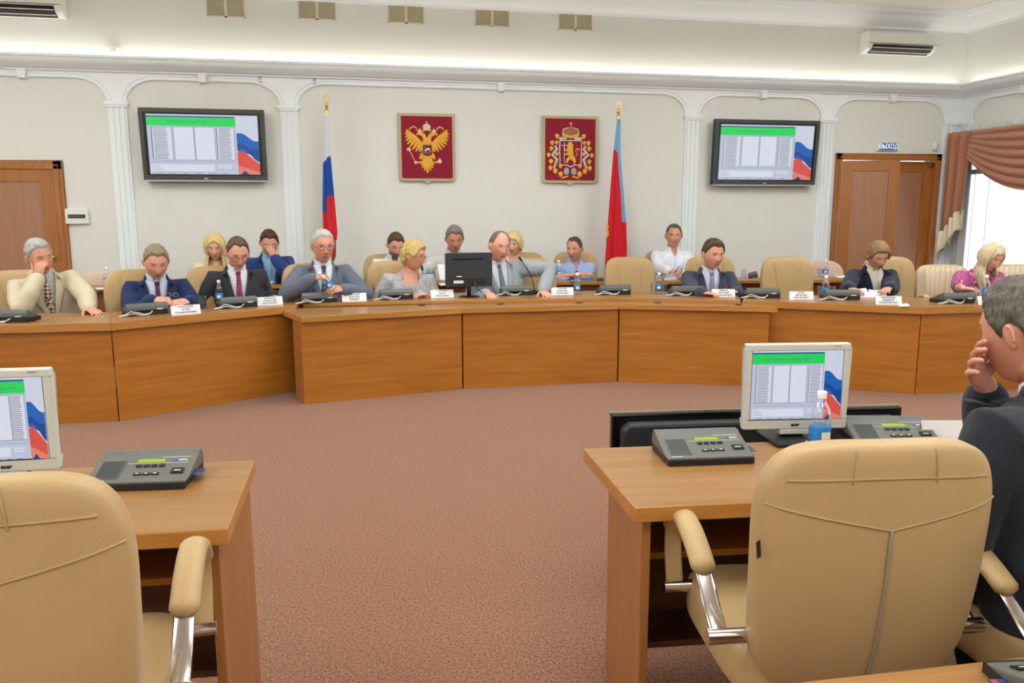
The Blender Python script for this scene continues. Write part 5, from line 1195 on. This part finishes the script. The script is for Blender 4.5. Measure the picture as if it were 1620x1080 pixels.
        off = th*k-.014*(1-k); q = p*(1+off/max(.05, p.length)); return HR @ (q*s)+Hc
    vs, fs = sph(96, 64, hfun); hb = MB().add(vs, fs)
    if hair == 'long':
        rr = random.Random(int(hx)); 
        for k in range(110):
            sg = -1 if k % 2 else 1; az = R(rr.uniform(58, 178)); st = Vector((sg*math.sin(az)*.5, -math.cos(az)*.5, .86)).normalized(); pts = []
            Lh = rr.uniform(.19, .27)*s
            for q in range(6):
                th = .86-q*.3; zz = max(-.55, th); c_ = math.sqrt(max(0, 1-zz*zz)); d = Vector((sg*math.sin(az)*c_, -math.cos(az)*c_, zz)); p = hsurf(d, {}); p *= 1+(.014+.008*rr.random())/p.length; pts.append(HR @ (p*s)+Hc)
            last = pts[-1]; g = Vector((0, 0, -1)); out = (last-Hc); out.z = 0; out = out.normalized()*.02
            for q in range(1, 5): pts.append(last+g*Lh*q/4+out*math.sin(q)*1.0+Vector((rr.uniform(-.006, .006), rr.uniform(-.006, .006)-.01*q*(1 if az < PI/2 else 0), 0)))
            hb.tube(pts, [.006, .008, .009, .010, .010, .010, .010, .009, .007, .003], 6)
    hme = hb.mesh('hair', hm, None); setmesh(hme, hm); ho = obj('hair', hme, t)
    # ---------------- clothing
    def torso_cloth(grow, arm_grow, sl=1.0, vx=jvox, extra=None, low=-.10):
        C = MB(); f_ = fat; g = grow
        C.tube([V3(0, 0, low), V3(0, -.005, .03), V3(0, -.008*f_, .15), V3(0, -.004, .28), V3(0, 0, .37), V3(0, .006, .425), V3(0, .010, .462)],
               [((.172*f_+g)*s, (.128*f_+g)*s), ((.176*f_+g)*s, (.135*f_+g)*s), ((.170*f_+g)*s, (.132*f_+g)*s), ((.176*f_**.7+g)*s, (.122*f_**.7+g)*s), ((.152+g)*s, (.108+g)*s), ((.112+g)*s, (.085+g)*s), ((.072+g*.6)*s, (.062+g*.6)*s)], 28, side=T @ Vector((1, 0, 0)))
        for sd in (-1, 1):
            S, E_l, Wp, f, n, h = arms[sd]; a = arm_grow*s*fat**.4; end = E_l.lerp(Wp, max(0, sl*2-1)*h.get('sleeve', .94)) if sl > .5 else S.lerp(E_l, sl*2)
            S2 = S+T @ Vector((sd*.008, 0, -.008))
            if sl > .55: mid = [E_l, E_l.lerp(end, .5), end-f*.012*0]; rd = [.055*s+a, .050*s+a, .040*s+a*.9]
            else: mid = [end]; rd = [.060*s+a*1.6]
            C.tube([V3(.05*sd, 0, .365), S2, S2.lerp(E_l, .5)]+mid, [.062*s+a, .066*s+a, .058*s+a]+rd, 16) if sl > .55 else C.tube([V3(.05*sd, 0, .365), S2, end], [.062*s+a, .064*s+a, .060*s+a*1.6], 16)
        if extra: extra(C)
        return remesh(C, vx, 4, .6, 'cloth')
    def folds(me_, amp, sc=9):
        n_ = len(me_.vertices); nn = [v.normal.copy() for v in me_.vertices]
        for v, q in zip(me_.vertices, nn):
            p = v.co; a = noise.noise(Vector((p.x*sc, p.y*sc, p.z*sc*1.6)))+.5*noise.noise(p*sc*2.3+Vector((hx, 0, 0)))
            for sd in (-1, 1):
                E_l = arms[sd][1]; dd = (p-E_l).length
                if dd < .11: a += (1-dd/.11)*1.2*math.sin((p-arms[sd][0]).length*120)
            v.co = p+q*amp*a
        me_.update()
    Ti = T.inverted()
    def tl(p): return Ti @ (Vector(p)-O)/s
    def bvh_of(me_): return BVHTree.FromPolygons([v.co.copy() for v in me_.vertices], [tuple(p.vertices) for p in me_.polygons])
    fdir = T @ Vector((0, 1, 0))
    def cast(bv, x, z, off):
        r_ = bv.ray_cast(V3(x, -.20, z), fdir); 
        return (r_[0]-fdir*off*s) if r_[0] is not None else V3(x, -.12-off, z)
    def strip(bv, rows, off, nm, m, parent, thick=.004, across=4):
        """rows: (z, x0, x1) from top to bottom"""
        G_ = MB(); k = across; vs = [cast(bv, x0+(x1-x0)*j/k, z, off) for z, x0, x1 in rows for j in range(k+1)]
        G_.add(vs, [(i*(k+1)+j, i*(k+1)+j+1, (i+1)*(k+1)+j+1, (i+1)*(k+1)+j) for i in range(len(rows)-1) for j in range(k)])
        return G_.build(nm, m, parent, smooth=180, solid=thick)
    def in_arm(q):
        p = V3(q.x, q.y, q.z)
        for sd in (-1, 1):
            S, E_l, Wp = arms[sd][:3]
            for a_, b_ in ((S.lerp(E_l, .45), E_l), (E_l, Wp)):
                ab = b_-a_; u_ = max(0, min(1, (p-a_).dot(ab)/ab.length_squared))
                if (p-a_-ab*u_).length < .078*s: return True
        return False
    def cut(me_, test, planes=()):
        bm = bmesh.new(); bm.from_mesh(me_)
        for co_, no_ in planes: bmesh.ops.bisect_plane(bm, geom=bm.verts[:]+bm.edges[:]+bm.faces[:], plane_co=co_, plane_no=no_)
        kill = [f_ for f_ in bm.faces if test(tl(f_.calc_center_median())) and not (tl(f_.calc_center_median()).y < -.06 and in_arm(tl(f_.calc_center_median())))]
        bmesh.ops.delete(bm, geom=kill, context='FACES'); bm.to_mesh(me_); bm.free(); me_.update()
    def collar(m, parent, rad=.062, h=.026, spread_=.05, openv=16, drop=.045):
        G_ = MB(); N = 30; vs = []; c0 = V3(0, .008, .462)
        for i in range(N+1):
            a = R(openv)+(2*PI-2*R(openv))*i/N; x = -math.sin(a); y = -math.cos(a); fr = max(0, -y)**2
            up = V3(x*(rad-.004), .010+y*(rad-.006), .475+h-.018*fr); lo = V3(x*(rad+.013), .008+y*(rad+.014), .462-drop*fr*1.0-.006)
            md_ = V3(x*(rad+.004), .009+y*(rad+.006), .475+h*.7-.016*fr); vs += [up, md_, lo]
        G_.add(vs, [(i*3+j, i*3+j+1, (i+1)*3+j+1, (i+1)*3+j) for i in range(N) for j in range(2)])
        return G_.build('collar', m, parent, smooth=180, solid=.004)
    Msh = shirt if shirt is not None else M_SHIRTW
    if top == 'jacket':
        sm_ = torso_cloth(.004, 0, .3, .011); sb = bvh_of(sm_); cut(sm_, lambda q: (q.z > .445 and q.x*q.x+(q.y-.01)**2 < .0036) or abs(q.x) > .165); setmesh(sm_, Msh); sh = obj('shirt', sm_, t)
        collar(Msh, sh)
        jm = torso_cloth(.020, .012, 1.0); jb = bvh_of(jm); folds(jm, .0035)
        zb_, zt_ = vdepth, .46; vw = .078
        # opening of the jacket front
        pl = []
        for sd in (-1, 1):
            a0 = V3(sd*.004, 0, zb_); d_ = T @ Vector((sd*(vw-.004), 0, zt_-zb_)); pl.append((a0, d_.cross(fdir).normalized()))
        cut(jm, lambda q: (q.y < .02 and q.z > zb_ and abs(q.x) < .004+(vw-.004)*(q.z-zb_)/(zt_-zb_)) or (q.z > .44 and q.x*q.x+(q.y-.012)**2 < .0062), pl)
        setmesh(jm, top_c); jk = obj('jacket', jm, t); md = jk.modifiers.new('thickness', 'SOLIDIFY'); md.thickness = .004; md.offset = -1
        for sd in (-1, 1):
            rows = []
            for k in range(13):
                z = zt_-.0-(zt_-zb_)*k/12; w = .004+(vw-.004)*(z-zb_)/(zt_-zb_); lw = .052*(1-(k/12)**2.2)+.004; 
                if k <= 3: lw = .040
                if k == 4: lw = .062
                rows.append((z, sd*(w-.003), sd*(w+lw)))
            strip(jb, rows, .0085, 'lapel', top_c, jk, .005)
            # chest pocket flap hint and buttons
        strip(jb, [(zb_-.002, -.010, .010), (zb_-.022, -.010, .010)], .008, 'button', M_BLACK, jk, .004, 2)
        G_ = MB(); N = 20; vs = []
        for i in range(N+1):
            a = R(62)+(2*PI-2*R(62))*i/N; x, y = -math.sin(a), -math.cos(a); vs += [V3(x*.070, .014+y*.068, .492-.018*max(0, -y)), V3(x*.088, .012+y*.086, .458-.012*max(0, -y))]
        G_.add(vs, [(i*2, i*2+1, i*2+3, i*2+2) for i in range(N)]); G_.build('jacket_collar', top_c, jk, smooth=180, solid=.006)
        for sd in (-1, 1):
            S, E_l, Wp, f, n, h = arms[sd]; d_ = (Wp-E_l).normalized(); E2 = E_l.lerp(Wp, h.get('sleeve', .94)); B_ = MB().tube([E2-d_*.03, E2+d_*.014], [.037*s, .035*s], 16, cap=False); B_.build('shirt_cuff', Msh, sh, smooth=60, solid=.003)
        if tie:
            tm = tie; tk = strip(sb, [(.462-(.462-.06)*k/14, -(.013+.022*(k/14))*tie_w, (.013+.022*(k/14))*tie_w) for k in range(15)], .010, 'tie', tm, t, .004, 2)
            c_ = cast(sb, 0, .448, .012); MB().ball((0, 0, 0), (.019*s, .012*s, .022*s), 0, 12, 8, fn=lambda p: T @ Vector((p.x*(1+p.z*9), p.y, p.z))+c_).build('tie_knot', tm, tk, smooth=60)
        else: strip(sb, [(.44-.36*k/8, -.008, .008) for k in range(9)], .006, 'placket', Msh, sh, .002, 1)
    elif top == 'shirt':
        jm = torso_cloth(.012, .010, sleeve); jb = bvh_of(jm); folds(jm, .004); vw = .03; zt_, zb_ = .47, .40
        cut(jm, lambda q: (q.z > .452 and q.x*q.x+(q.y-.012)**2 < .0040) or (q.y < 0 and q.z > .405 and abs(q.x) < .034*(q.z-.405)/.06)); setmesh(jm, top_c); jk = obj('shirt', jm, t)
        md = jk.modifiers.new('thickness', 'SOLIDIFY'); md.thickness = .003; md.offset = -1
        collar(top_c, jk, .064, .028, openv=24, drop=.04); strip(jb, [(.40-.38*k/10, -.012, .012) for k in range(11)], .004, 'placket', top_c, jk, .003, 1)
        for k in range(4): 
            c_ = cast(jb, 0, .36-.085*k, .008); MB().ball(c_, .004, 0, 8, 6).build('button', M_WHITE, jk, smooth=60)
    elif top == 'blouse':
        jm = torso_cloth(.010, .008, sleeve, extra=(lambda C: [C.ball(V3(sd*.075, -.115, .27), (.062*s, .05*s, .055*s), 0, 16, 10) for sd in (-1, 1)]) if female else None); folds(jm, .0035)
        nl = neckline; cut(jm, lambda q: (q.x/.075)**2+((q.y-.01)/.10)**2 < 1 and q.z > .43 or (q.y < .02 and q.z > .47-nl+.35*nl*(q.x/.07)**2 and abs(q.x) < .075)); setmesh(jm, top_c); jk = obj('blouse', jm, t)
        md = jk.modifiers.new('thickness', 'SOLIDIFY'); md.thickness = .003; md.offset = -1
    # trousers / skirt and shoes
    C = MB(); tr = cloth('trousers_%d_%d_%d' % tuple(trousers), trousers)
    C.tube([O+Vector((0, .0, -.06)), O+Vector((0, 0, .05))], [(.17*s*fat, .13*s*fat), (.165*s*fat, .125*s*fat)], 20, side=(1, 0, 0))
    for sd in (-1, 1): C.tube(legs[sd], [.088*s, .085*s, .066*s, .060*s, .055*s], 14)
    cm = remesh(C, .012, 4, .6, 'trousers'); setmesh(cm, tr); obj('trousers', cm, t)
    for sd in (-1, 1):
        a = legs[sd][-1]; a = Vector((a.x, a.y, .07)); MB().tube([a+Vector((0, .03, -.02)), a+Vector((0, -.02, -.025)), a+Vector((0, -.10, -.035)), a+Vector((0, -.19, -.042))], [(.036, .045), (.040, .040), (.044, .030), (.036, .022)], 14, side=(1, 0, 0)).build('shoe', M_SHOE, t, smooth=180)
    if glasses:
        gm = mat('glasses_'+glasses, rgb(40, 36, 40) if glasses == 'dark' else rgb(170, 160, 150), .3, 0 if glasses == 'dark' else 1); G_ = MB()
        for sd in (-1, 1):
            ring = [HR @ (Vector((sd*.033+.021*math.copysign(abs(math.cos(a))**.7, math.cos(a)), -.1045+.012*abs(math.cos(a))*(1 if math.cos(a)*sd > 0 else 0), -.001+.0145*math.copysign(abs(math.sin(a))**.7, math.sin(a))))*s)+Hc for a in [2*PI*k/20 for k in range(21)]]
            G_.tube(ring, .0017 if glasses != 'rimless' else .0010, 6, cap=False)
            G_.tube([HR @ (Vector(p)*s)+Hc for p in ((sd*.055, -.094, .004), (sd*.074, -.07, .004), (sd*.0815, .0, .006), (sd*.080, .02, -.004))], .0017, 6)
        G_.tube([HR @ (Vector(p)*s)+Hc for p in ((-.012, -.105, .003), (0, -.109, .006), (.012, -.105, .003))], .0016, 6)
        G_.build('spectacles', gm, t, smooth=60)
    PEOPLE[label[:27]] = (t, Hc, HR, arms, s, O, T); return t, Hc, HR, arms
_nm = [0]
def name_free(label): _nm[0] += 1; return 'skin_tone_%d' % _nm[0]
PF = 'people seated along the front presidium'; PBK = 'people seated in the back row'
TZ = ZS+.03
def on(px, py, f, n=(0, 0, -1), z=TZ, **k): return dict(pz=(px, py, z), f=f, n=n, **k)
def air(px, py, Y, f, n, **k): return dict(px=(px, py, Y), f=f, n=n, **k)
navy = cloth('navy_suit_wool', (34, 48, 92)); char = cloth('charcoal_suit_wool', (52, 54, 60)); beige = cloth('beige_suit_linen', (206, 196, 168), .05, .85); grey = cloth('mid_grey_suit_wool', (104, 112, 130))
lgrey = cloth('light_grey_suit_wool', (158, 166, 172)); dgrey = cloth('dark_grey_suit_wool', (62, 70, 86)); blue2 = cloth('bright_navy_jacket', (40, 66, 128)); nav2 = cloth('dark_navy_jacket', (28, 34, 58))
person('person', 'man in a beige suit and patterned tie resting his head on a raised finger', (62, 405, 6.95), yaw=22, lean=(14, -8), hyaw=20, hpitch=12, hroll=-12, s=1.12, skin=(208, 150, 126), hairc=((150, 152, 150), (190, 190, 186)), hair='full', hth=.014, brow=(120, 110, 104), top_c=beige, vdepth=.16,
       shirt=cloth('pale_grey_shirt', (196, 200, 206)), tie=cloth('brown_lattice_tie', (226, 206, 176), pattern=('check', (84, 60, 56), 46, .95)), tie_w=1.25, trousers=(180, 170, 144), closed=True, fat=1.12, group=PF,
       hands=(dict(h=(-.062, -.105, -.055), f=(.18, -.1, 1), n=(.5, .85, 0), curls=(.05, 1.3, 1.5, 1.5), pole=(-.5, -.5, -1)), on(147, 492, (.3, -.95, -.1), z=TZ-.005, pole=(1, .3, -.5), curl=.2)))
person('person', 'man in a navy suit looking down at the spectacles he holds', (247, 414, 6.85), yaw=16, lean=(14, 0), hyaw=4, hpitch=22, s=1.12, skin=(212, 156, 134), hairc=((122, 108, 84), (166, 152, 126)), hair='full', hth=.014, brow=(130, 110, 90), top_c=navy, vdepth=.17,
       shirt=cloth('pale_blue_shirt', (190, 204, 230)), tie=cloth('maroon_tie', (92, 52, 66)), tie_w=.9, trousers=(34, 44, 80), closed=True, fat=1.12, group=PF,
       hands=(air(254, 474, 6.52, (.75, -.45, .0), (0, .5, -.9), curl=.75), air(289, 477, 6.52, (-.75, -.45, 0), (0, .5, -.9), curl=.75)))
person('person', 'man in a charcoal suit, glasses and a purple tie reading with bowed head', (376, 400, 7.05), yaw=14, lean=(12, 0), hyaw=4, hpitch=24, s=1.12, skin=(216, 160, 138), hairc=((74, 56, 44), (112, 88, 68)), hair='short', hth=.009, brow=(84, 62, 50), top_c=char, vdepth=.14,
       tie=cloth('purple_dotted_tie', (122, 30, 78), pattern=('dots', (190, 110, 150), 170, .35)), trousers=(50, 52, 58), glasses='dark', closed=True, group=PF, fat=1.05,
       hands=(on(362, 470, (.7, -.7, -.1), curl=.5), on(438, 470, (.3, -.95, 0), curl=.3)))
person('person', 'white-haired man in a grey suit and glasses twisting open a water bottle', (511, 389, 7.25), yaw=8, lean=(8, 0), hyaw=6, hpitch=6, s=1.14, skin=(212, 150, 126), hairc=((176, 178, 174), (212, 212, 206)), hair='full', hth=.014, brow=(120, 108, 100), top_c=grey, vdepth=.14,
       tie=cloth('dark_checked_tie', (60, 66, 92), pattern=('check', (130, 138, 160), 40, .8)), trousers=(100, 108, 124), glasses='dark', group=PF, fat=1.08,
       hands=(air(507, 438, 6.92, (.95, -.2, .15), (0, .3, -.9), curl=.95, pole=(-.9, .1, -.7)), air(533, 457, 6.92, (-.9, -.35, .05), (0, .6, -.8), curl=.7, pole=(.9, .2, -.6))))
person('person', 'blonde short-haired woman in a grey lace dress turned towards the centre', (654, 404, 7.25), yaw=8, lean=(10, 2), hyaw=58, hpitch=8, s=1.06, skin=(214, 158, 134), hairc=((164, 130, 70), (232, 208, 144)), hair='pixie', hth=.024, brow=(120, 92, 66), top='blouse', female=True, neckline=.10, sleeve=.72, fat=1.12,
       top_c=cloth('grey_lace', (150, 152, 154), .1, .8, pattern=('speck', (196, 198, 200), 110, .5)), trousers=(150, 152, 154), glasses='dark', group=PF, lips=(170, 84, 84),
       hands=(on(640, 464, (.9, -.4, 0), curl=.6), on(663, 466, (-.85, -.45, .1), curl=.8)))
person('person', 'bald man in a light grey suit with one arm braced on the table', (790, 389, 7.30), yaw=-2, lean=(10, -9), hyaw=18, hpitch=8, hroll=4, s=1.12, skin=(222, 160, 138), hairc=((98, 84, 74), (130, 116, 104)), hair='receding', hth=.012, brow=(150, 120, 100), top_c=lgrey, vdepth=.12,
       tie=cloth('grey_silk_tie', (112, 124, 140), rough=.4), trousers=(150, 158, 164), glasses='rimless', group=PF, fat=1.1,
       hands=(on(774, 465, (.2, -1, 0), curl=.6), on(862, 463, (.1, -1, -.1), curl=.3, pole=(1, .1, .35))))
person('person', 'man in a dark grey suit with a striped tie and a small red lapel pin', (1128, 402, 7.12), yaw=-10, lean=(10, 0), hyaw=14, hpitch=8, s=1.13, skin=(212, 154, 132), hairc=((66, 50, 36), (100, 78, 56)), hair='full', hth=.020, brow=(80, 62, 50), top_c=dgrey, vdepth=.12,
       shirt=cloth('pale_lilac_shirt', (206, 208, 226)), tie=cloth('blue_striped_tie', (34, 52, 112), pattern=('stripe', (190, 200, 224), 26, .62, .7)), tie_w=1.1, trousers=(60, 68, 84), group=PF, fat=1.12, wide=1.06,
       hands=(on(1124, 464, (.8, -.5, 0), curl=.6), on(1158, 462, (-.8, -.5, 0), curl=.6)))
person('person', 'woman in a dark navy jacket and cream top reading a sheet of paper', (1389, 404, 6.75), yaw=-14, lean=(12, 0), hyaw=2, hpitch=24, hroll=-4, s=1.06, skin=(204, 152, 126), hairc=((116, 90, 62), (172, 142, 104)), hair='pixie', hth=.020, brow=(110, 84, 62), top_c=nav2, vdepth=.20, female=True,
       shirt=cloth('cream_knit_top', (222, 218, 200)), trousers=(30, 34, 56), closed=True, group=PF, fat=1.05,
       hands=(on(1348, 470, (.5, -.8, 0), curl=.5), on(1402, 472, (-.6, -.8, 0), curl=.5)))
person('person', 'woman with long blonde hair in a pink patterned top writing with bowed head', (1568, 407, 6.55), yaw=-12, lean=(16, 2), hyaw=18, hpitch=24, hroll=8, s=1.05, skin=(216, 164, 142), hairc=((196, 172, 130), (236, 222, 190)), hair='long', hth=.014, brow=(130, 104, 80), top='blouse', female=True, neckline=.09, sleeve=.42,
       top_c=cloth('magenta_patterned_knit', (162, 52, 122), .1, pattern=('speck', (214, 150, 180), 60, .56)), trousers=(60, 56, 80), closed=True, group=PF,
       hands=(on(1540, 470, (.6, -.7, 0), curl=.5), on(1585, 472, (-.6, -.7, 0), curl=.6)))
# back row
person('person', 'blonde woman in a cream top in the back row looking down', (340, 390, 8.52), yaw=8, lean=(8, 0), hyaw=-4, hpitch=16, s=1.05, skin=(224, 170, 148), hairc=((206, 176, 112), (240, 218, 160)), hair='long', hth=.016, brow=(150, 116, 80), top='blouse', female=True, neckline=.10, sleeve=.7, top_c=cloth('cream_blouse', (232, 222, 196)), closed=True, group=PBK, vox=.0065, jvox=.011)
person('person', 'man in a blue jacket covering his face with one hand', (426, 384, 8.42), yaw=6, lean=(18, 0), hyaw=2, hpitch=22, s=1.08, skin=(210, 154, 132), hairc=((60, 42, 34), (90, 66, 52)), hair='full', hth=.013, brow=(70, 50, 40), top_c=blue2, vdepth=.16, shirt=cloth('light_blue_shirt', (150, 196, 232)), closed=True, group=PBK, vox=.0065, jvox=.011, trousers=(40, 50, 90),
       hands=(dict(at=(-.10, -.30, .14), f=(.8, -.5, 0)), dict(h=(.012, -.125, -.035), f=(-.38, .12, 1), n=(0, 1, 0), curl=.16, pole=(.6, -.4, -1))))
person('person', 'young bearded man in a white shirt looking down in the back row', (626, 387, 8.52), yaw=2, lean=(14, 0), hyaw=8, hpitch=26, s=1.07, skin=(216, 162, 140), hairc=((74, 54, 36), (104, 80, 56)), hair='full', hth=.012, brow=(66, 46, 34), top='shirt', top_c=M_SHIRTW, beard=((72, 48, 36), .75), closed=True, group=PBK, vox=.0065, jvox=.011)
person('person', 'grey-haired man in a pale short-sleeved shirt reading papers in the back row', (719, 378, 8.50), yaw=2, lean=(8, 0), hyaw=-2, hpitch=18, s=1.12, skin=(196, 132, 108), hairc=((108, 100, 92), (150, 142, 130)), hair='full', hth=.018, brow=(100, 84, 72), top='shirt', sleeve=.45, top_c=cloth('pale_grey_cotton', (206, 208, 204)), closed=True, group=PBK, fat=1.15, vox=.0065, jvox=.011,
       hands=(on(697, 440, (.5, -.8, 0), z=.77, curl=.3), on(735, 440, (-.5, -.8, 0), z=.77)))
person('person', 'blonde woman in the back row mostly hidden behind the bald man', (813, 385, 8.55), yaw=-2, lean=(8, 0), hyaw=-28, hpitch=10, s=1.04, skin=(220, 166, 144), hairc=((198, 168, 110), (234, 212, 160)), hair='bob', hth=.020, brow=(140, 108, 78), top='blouse', female=True, sleeve=.5, top_c=cloth('white_trimmed_blouse', (228, 226, 222)), group=PBK, vox=.0065, jvox=.011)
person('person', 'man in a light blue checked shirt with folded arms, looking left', (909, 393, 8.48), yaw=-4, lean=(14, 0), hyaw=-34, hpitch=8, s=1.06, skin=(206, 148, 124), hairc=((66, 50, 40), (96, 76, 62)), hair='short', hth=.007, brow=(80, 60, 48), top='shirt', sleeve=.42, top_c=cloth('light_blue_checked_cotton', (150, 176, 222), pattern=('check', (176, 198, 234), 120, .5)), group=PBK, vox=.0065, jvox=.011,
       hands=(dict(px=(925, 433, 8.10), f=(1, -.15, .05), n=(0, .4, -1), curl=.3), dict(px=(893, 435, 8.12), f=(-1, -.1, 0), n=(0, .3, -1), curl=.3)))
person('person', 'man in a white shirt holding a pen and looking up, in front of the pilaster', (1066, 373, 8.52), yaw=-6, lean=(6, 0), hyaw=-12, hpitch=2, s=1.08, skin=(204, 144, 118), hairc=((66, 56, 48), (96, 84, 74)), hair='short', hth=.010, brow=(74, 58, 48), top='shirt', top_c=M_SHIRTW, group=PBK, vox=.0065, jvox=.011, fat=1.02,
       hands=(dict(px=(1066, 429, 8.02), f=(.9, -.3, -.1), n=(0, .4, -1), curl=.8), dict(px=(1083, 434, 8.02), f=(-.6, -.8, 0), curl=.4)))

# the man in the right foreground, seen from behind his left shoulder
fgp = person('person', 'man in a dark suit in the right foreground holding a hand over his mouth', (1624, 524, 1.72), yaw=188, lean=(14, 0), hyaw=8, hpitch=12, hroll=0, s=1.10, skin=(200, 140, 118), hairc=((58, 54, 48), (112, 106, 96)), hair='full', hth=.016, brow=(70, 60, 52),
       top_c=cloth('dark_charcoal_suit', (34, 37, 46), rough=.8), trousers=(34, 37, 46), closed=True, fat=1.15, vox=.0036, jvox=.008, group='people in the foreground',
       hands=(dict(h=(.052, -.098, -.084), f=(.66, .16, .55), n=(-.2, 1, .05), curls=(.35, .45, .5, .55), pole=(-.5, -.5, -1), spread=1.6, sleeve=.80), dict(at=(.20, -.30, .06), f=(-.3, -1, 0))))
# ---- things in hands
o = copy_tree(b0, 'water bottle held tilted between the hands of the white-haired man'); p = at_y(528, 458, 6.86); o.location = p; o.rotation_euler = (R(10), R(-38), 0)
def sheet(cx, cy, Y, w, h, rot, label, name='held_sheet', group='sheets of paper held up'):
    B_ = MB().grid(lambda u, v: ((u-.5)*w, .012*math.sin(u*PI)+.006*v, (v-.5)*h), 8, 6); o = B_.build(name, M_PAPER, smooth=180, solid=.0008); o.location = at_y(cx, cy, Y); o.rotation_euler = [R(a) for a in rot]; return tag(o, label, 'paper', group)
sheet(1364, 466, 6.33, .17, .15, (-40, 0, 8), 'left leaf of the papers held by the woman in the navy jacket'); sheet(1389, 467, 6.31, .15, .14, (-42, 0, -26), 'right leaf of the papers held by the woman in the navy jacket')
sheet(1141, 459, 6.72, .14, .12, (-76, 0, 0), 'white sheet held flat by the man with the striped tie'); sheet(703, 430, 8.05, .12, .17, (-20, 0, 14), 'white sheet raised in the hand of the grey-haired man in the back row')
t = thing('spectacles', 'thin metal spectacles held in the fingers of the man in the navy suit', 'spectacles', at_y(272, 466, 6.42))
for sd in (-1, 1): MB().tube([(sd*.026+.020*math.cos(a), 0, .014*math.sin(a)) for a in [2*PI*k/16 for k in range(17)]], .0016, 6, cap=False).tube([(sd*.046, 0, .0), (sd*.05, .03, -.03), (sd*.045, .06, -.05)], .0016, 6).build('lens_rim', M_CHROME, t, smooth=60)
def pen(a, b_, Y, label, m): 
    p, q = at_y(*a, Y), at_y(*b_, Y); o = MB().tube([(0, 0, 0), q-p], .0045, 8).build('pen', m, smooth=60); o.location = p; tag(o, label, 'pen', 'pens')
pen((1069, 430), (1074, 421), 7.98, 'dark pen in the hand of the man in the white shirt by the pilaster', M_BLACK); pen((930, 434), (938, 428), 8.05, 'white pen in the hand of the man in the light blue shirt', M_WHITE)
P7 = PEOPLE['man in a dark grey suit wit']
o = MB().box(-.012, .012, -.002, .002, -.008, .008).build('lapel_pin', M_FR, P7[0], bevel=.001); o.location = P7[5]+P7[6] @ Vector((.105, -.175, .36))*P7[4]; o['label'] = 'small red flag pin on the lapel'
